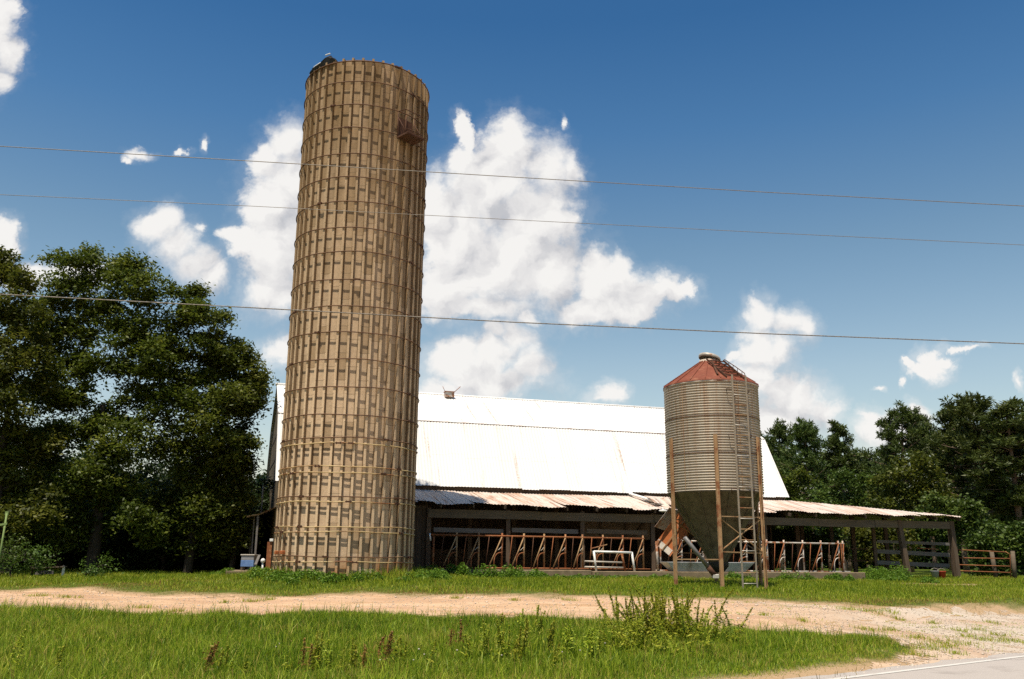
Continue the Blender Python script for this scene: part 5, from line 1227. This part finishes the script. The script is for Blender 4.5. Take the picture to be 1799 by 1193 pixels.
# pale seed heads in the near grass
r = np.random.default_rng(44); q = MB()
hs = [(735, 1173), (728, 1184), (1035, 1150), (985, 1176), (800, 1172), (1100, 1142), (480, 1158), (668, 1190), (880, 1178), (1060, 1156), (742, 1178), (1020, 1170), (490, 1152)]
for i, (px, py) in enumerate(hs):
    p = bankpt(px, py); z = np.array([0, 0, r.uniform(.18, .3)]); rt = empty('seed_flower', p, 'pale seed head in the near grass among the dock stalks', 'flower', 'pale seed heads in the bank grass') if i == 0 else None
    if rt is not None:
        q = MB(); q.tube([p, p+np.array([0, 0, .24])], .003, 5); q.build('stem', M['weed'], rt)
        q = MB(); q.lathe(p+np.array([0, 0, .25]), [(.001, -.012), (.012, -.008), (.016, 0), (.012, .009), (.001, .013)], 9); q.build('seed_head', M['petal'], rt); FL = rt
    else:
        c = copy_tree(FL); c.location = [float(v) for v in p]; c.scale = [r.uniform(.6, .95)]*3; c.rotation_euler = (r.normal()*.12, r.normal()*.12, r.random()*6)

# ------------------------------------------------------------------ sky, clouds, sun
SUN_EL = math.radians(69.5); hzx, hzy = -.42, -.9075
S = np.array([hzx*math.cos(SUN_EL), hzy*math.cos(SUN_EL), math.sin(SUN_EL)])
sun = bpy.data.lights.new('sun', 'SUN'); sun.energy = 5.0; sun.angle = math.radians(.53); sun.color = (1.0, .90, .75)
so = link(bpy.data.objects.new('sun', sun)); so.rotation_euler = Vector(S).to_track_quat('Z', 'Y').to_euler(); so.location = (0, 0, 60)
CLOUDS = [  # centre and half-size as seen from the road
    (893, 272, 62, 62), (905, 235, 34, 30), (965, 300, 52, 62), (1000, 300, 22, 40), (860, 330, 90, 80), (812, 290, 34, 36), (812, 222, 18, 24), (818, 250, 16, 26), (930, 390, 90, 70), (800, 400, 70, 90), (870, 470, 130, 85), (790, 500, 70, 60), (985, 400, 34, 30), (960, 480, 70, 70), (760, 350, 30, 60),
    (1050, 490, 52, 58), (1090, 470, 34, 30), (1120, 510, 60, 40), (1170, 505, 50, 26), (1210, 503, 28, 18), (1030, 545, 70, 26), (1090, 535, 50, 24), (850, 545, 110, 26),
    (505, 250, 46, 44), (465, 278, 32, 38), (510, 320, 74, 74), (470, 360, 50, 62), (490, 440, 66, 70), (430, 430, 38, 38), (405, 415, 18, 20), (480, 510, 56, 40), (500, 610, 36, 28), (540, 400, 60, 120),
    (285, 390, 40, 36), (310, 430, 46, 42), (350, 405, 16, 16), (340, 470, 44, 38), (370, 490, 34, 28), (270, 380, 20, 18),
    (0, 30, 42, 46), (10, 100, 34, 44), (0, 150, 24, 22), (-30, 80, 60, 90), (6, 405, 24, 32), (15, 425, 16, 22), (40, 480, 60, 26), (140, 475, 70, 26), (-30, 430, 40, 50),
    (240, 274, 26, 13), (225, 285, 14, 8), (352, 256, 9, 14), (316, 265, 14, 8), (988, 208, 9, 18), (985, 212, 7, 12),
    (800, 640, 60, 40), (860, 625, 60, 44), (905, 595, 36, 34), (870, 585, 24, 20), (930, 640, 32, 44), (860, 670, 100, 30), (770, 690, 60, 24), (930, 560, 20, 14),
    (1062, 692, 34, 20), (1080, 690, 22, 14), (1050, 700, 24, 10),
    (1335, 560, 36, 36), (1330, 545, 24, 22), (1390, 572, 44, 28), (1415, 580, 22, 34), (1330, 610, 38, 50), (1370, 620, 36, 30), (1330, 670, 40, 40), (1370, 690, 44, 40), (1405, 705, 50, 40), (1400, 690, 26, 24), (1445, 730, 44, 26), (1360, 740, 80, 34), (1295, 625, 16, 14),
    (1635, 632, 28, 28), (1615, 648, 26, 16), (1655, 625, 14, 14), (1595, 640, 14, 12), (1592, 672, 9, 9), (1690, 606, 36, 7), (1540, 688, 14, 6), (1612, 728, 30, 20), (1585, 745, 40, 26), (1545, 760, 36, 30), (1600, 770, 60, 30), (1795, 670, 9, 18), (1525, 740, 18, 14)]
def world():
    w = bpy.data.worlds.new('World'); scene.world = w; w.use_nodes = True; nt = w.node_tree; nt.nodes.clear(); t = NT(nt)
    sky = t.n('ShaderNodeTexSky', sky_type='NISHITA'); sky.sun_disc = False; sky.sun_elevation = SUN_EL; sky.sun_rotation = math.atan2(hzx, hzy)
    sky.air_density = 1.35; sky.dust_density = 1.0; sky.ozone_density = 2.5; sky.altitude = 200
    hs = t.n('ShaderNodeHueSaturation'); t.l(sky.outputs[0], hs.inputs['Color']); hs.inputs['Saturation'].default_value = 1.12; hs.inputs['Value'].default_value = SKYV
    hs.inputs['Hue'].default_value = .49
    D = t.n('ShaderNodeTexCoord').outputs['Generated']; sp = t.n('ShaderNodeSeparateXYZ'); t.l(D, sp.inputs[0])
    yy = t.math('MAXIMUM', sp.outputs[1], .02)
    cx = t.n('ShaderNodeCombineXYZ'); t.l(t.math('DIVIDE', sp.outputs[0], yy), cx.inputs[0]); t.l(t.math('DIVIDE', sp.outputs[2], yy), cx.inputs[1])
    P0 = cx.outputs[0]
    # billowing edges: the lookup is pushed about by noise at three sizes
    def warp(P, scale, amt, det=3):
        q = t.n('ShaderNodeTexNoise'); t.l(P, q.inputs['Vector']); q.inputs['Scale'].default_value = scale; q.inputs['Detail'].default_value = det; q.inputs['Roughness'].default_value = .62
        return t.vec('MULTIPLY_ADD', t.vec('SUBTRACT', q.outputs['Color'], (.5, .5, .5)), (amt, amt, 0), P)
    P = warp(warp(P0, 9, .04, 2), 30, .036, 6)
    def field(P):
        d = None
        for px, py, rx, ry in CLOUDS:
            a = ray(px, py); bx = ray(px+rx, py); by = ray(px, py-ry)
            u, v = a[0]/a[1], a[2]/a[1]; iu = 1/abs(bx[0]/bx[1]-u); iv = 1/abs(by[2]/by[1]-v)
            L = t.vec('LENGTH', t.vec('MULTIPLY_ADD', P, (iu, iv, 0), (-u*iu, -v*iv, 0)))
            if rx < 37 and ry < 19 and (px < 400 or px > 980): L = t.math('ADD', L, .16)
            if d is None: d = L
            else:
                q = t.n('ShaderNodeMath', operation='SMOOTH_MIN'); t.l(d, q.inputs[0]); t.l(L, q.inputs[1]); q.inputs[2].default_value = .22; d = q.outputs[0]
        return d
    d = field(P)
    d2 = field(t.vec('ADD', P, (-.020, .030, 0)))
    n1 = t.noise(P0, 46, 8, .62); n2 = t.noise(P, 18, 6, .6); n0 = t.noise(P0, 12, 4, .55)
    dens = t.math('SUBTRACT', 1.10, d)
    dens = t.math('ADD', dens, t.math('MULTIPLY_ADD', n1, 1.0, -.5)); dens = t.math('ADD', dens, t.math('MULTIPLY_ADD', n0, .55, -.28))
    # some edges crisp, some torn and soft
    soft = t.ramp(t.noise(P0, 6, 2, .5), [(.38, .30), (.60, .85)])
    al = t.n('ShaderNodeMapRange', interpolation_type='SMOOTHSTEP'); t.l(dens, al.inputs[0]); t.l(t.math('MULTIPLY', soft, -.35), al.inputs[1]); t.l(soft, al.inputs[2])
    hz = t.n('ShaderNodeMapRange', interpolation_type='SMOOTHSTEP'); t.l(t.math('ADD', d, t.math('MULTIPLY_ADD', n1, 1.4, -.7)), hz.inputs[0]); hz.inputs[1].default_value = 1.7; hz.inputs[2].default_value = .7
    alf = t.math('MAXIMUM', al.outputs[0], t.math('MULTIPLY', hz.outputs[0], t.ramp(sp.outputs[2], [(.18, .40), (.36, .12)])))
    q1 = t.noise(P, 22, 5, .55); q2 = t.noise(t.vec('ADD', P, (-.010, .016, 0)), 22, 5, .55)
    k = t.math('ADD', t.math('MULTIPLY_ADD', t.math('SUBTRACT', q1, q2), 1.5, .62), t.math('MULTIPLY', t.math('SUBTRACT', d2, d), .42))
    k = t.math('ADD', k, t.math('MULTIPLY_ADD', n2, .45, -.22))
    ccol = t.ramp(k, [(.12, (.60, .605, .635)), (.50, (.84, .825, .82)), (.84, (1.0, .98, .95))])
    csc = t.vec('MULTIPLY', ccol, (CLV, CLV, CLV))
    tint = t.ramp(sp.outputs[2], [(.0, (.55, .46, .42)), (.12, (.52, .44, .40)), (.20, (.50, .42, .385)), (.33, (.36, .345, .34)), (.45, (.20, .27, .33)), (.55, (.125, .215, .295)), (1.0, (.11, .20, .285))])
    skc = t.vec('MULTIPLY', t.vec('MULTIPLY', hs.outputs[0], tint), (2.9, 2.9, 2.9))
    mx = t.mix(t.math('MULTIPLY', alf, .97), skc, csc)
    bg = t.n('ShaderNodeBackground'); t.l(mx, bg.inputs[0]); bg.inputs[1].default_value = SKYS
    o = t.n('ShaderNodeOutputWorld'); t.l(bg.outputs[0], o.inputs[0])
SKYS = .08; SKYV = 1.0; CLV = .69/SKYS
world()
scene.view_settings.view_transform = 'Standard'; scene.view_settings.look = 'None'; scene.view_settings.gamma = 1.0; scene.view_settings.exposure = 0.44
scene.view_settings.use_curve_mapping = False
scene.render.engine = 'CYCLES'
scene.cycles.max_bounces = 6; scene.cycles.transparent_max_bounces = 4; scene.cycles.diffuse_bounces = 3; scene.cycles.glossy_bounces = 2
scene.cycles.use_adaptive_sampling = True; scene.cycles.adaptive_threshold = .015
scene.cycles.use_denoising = False
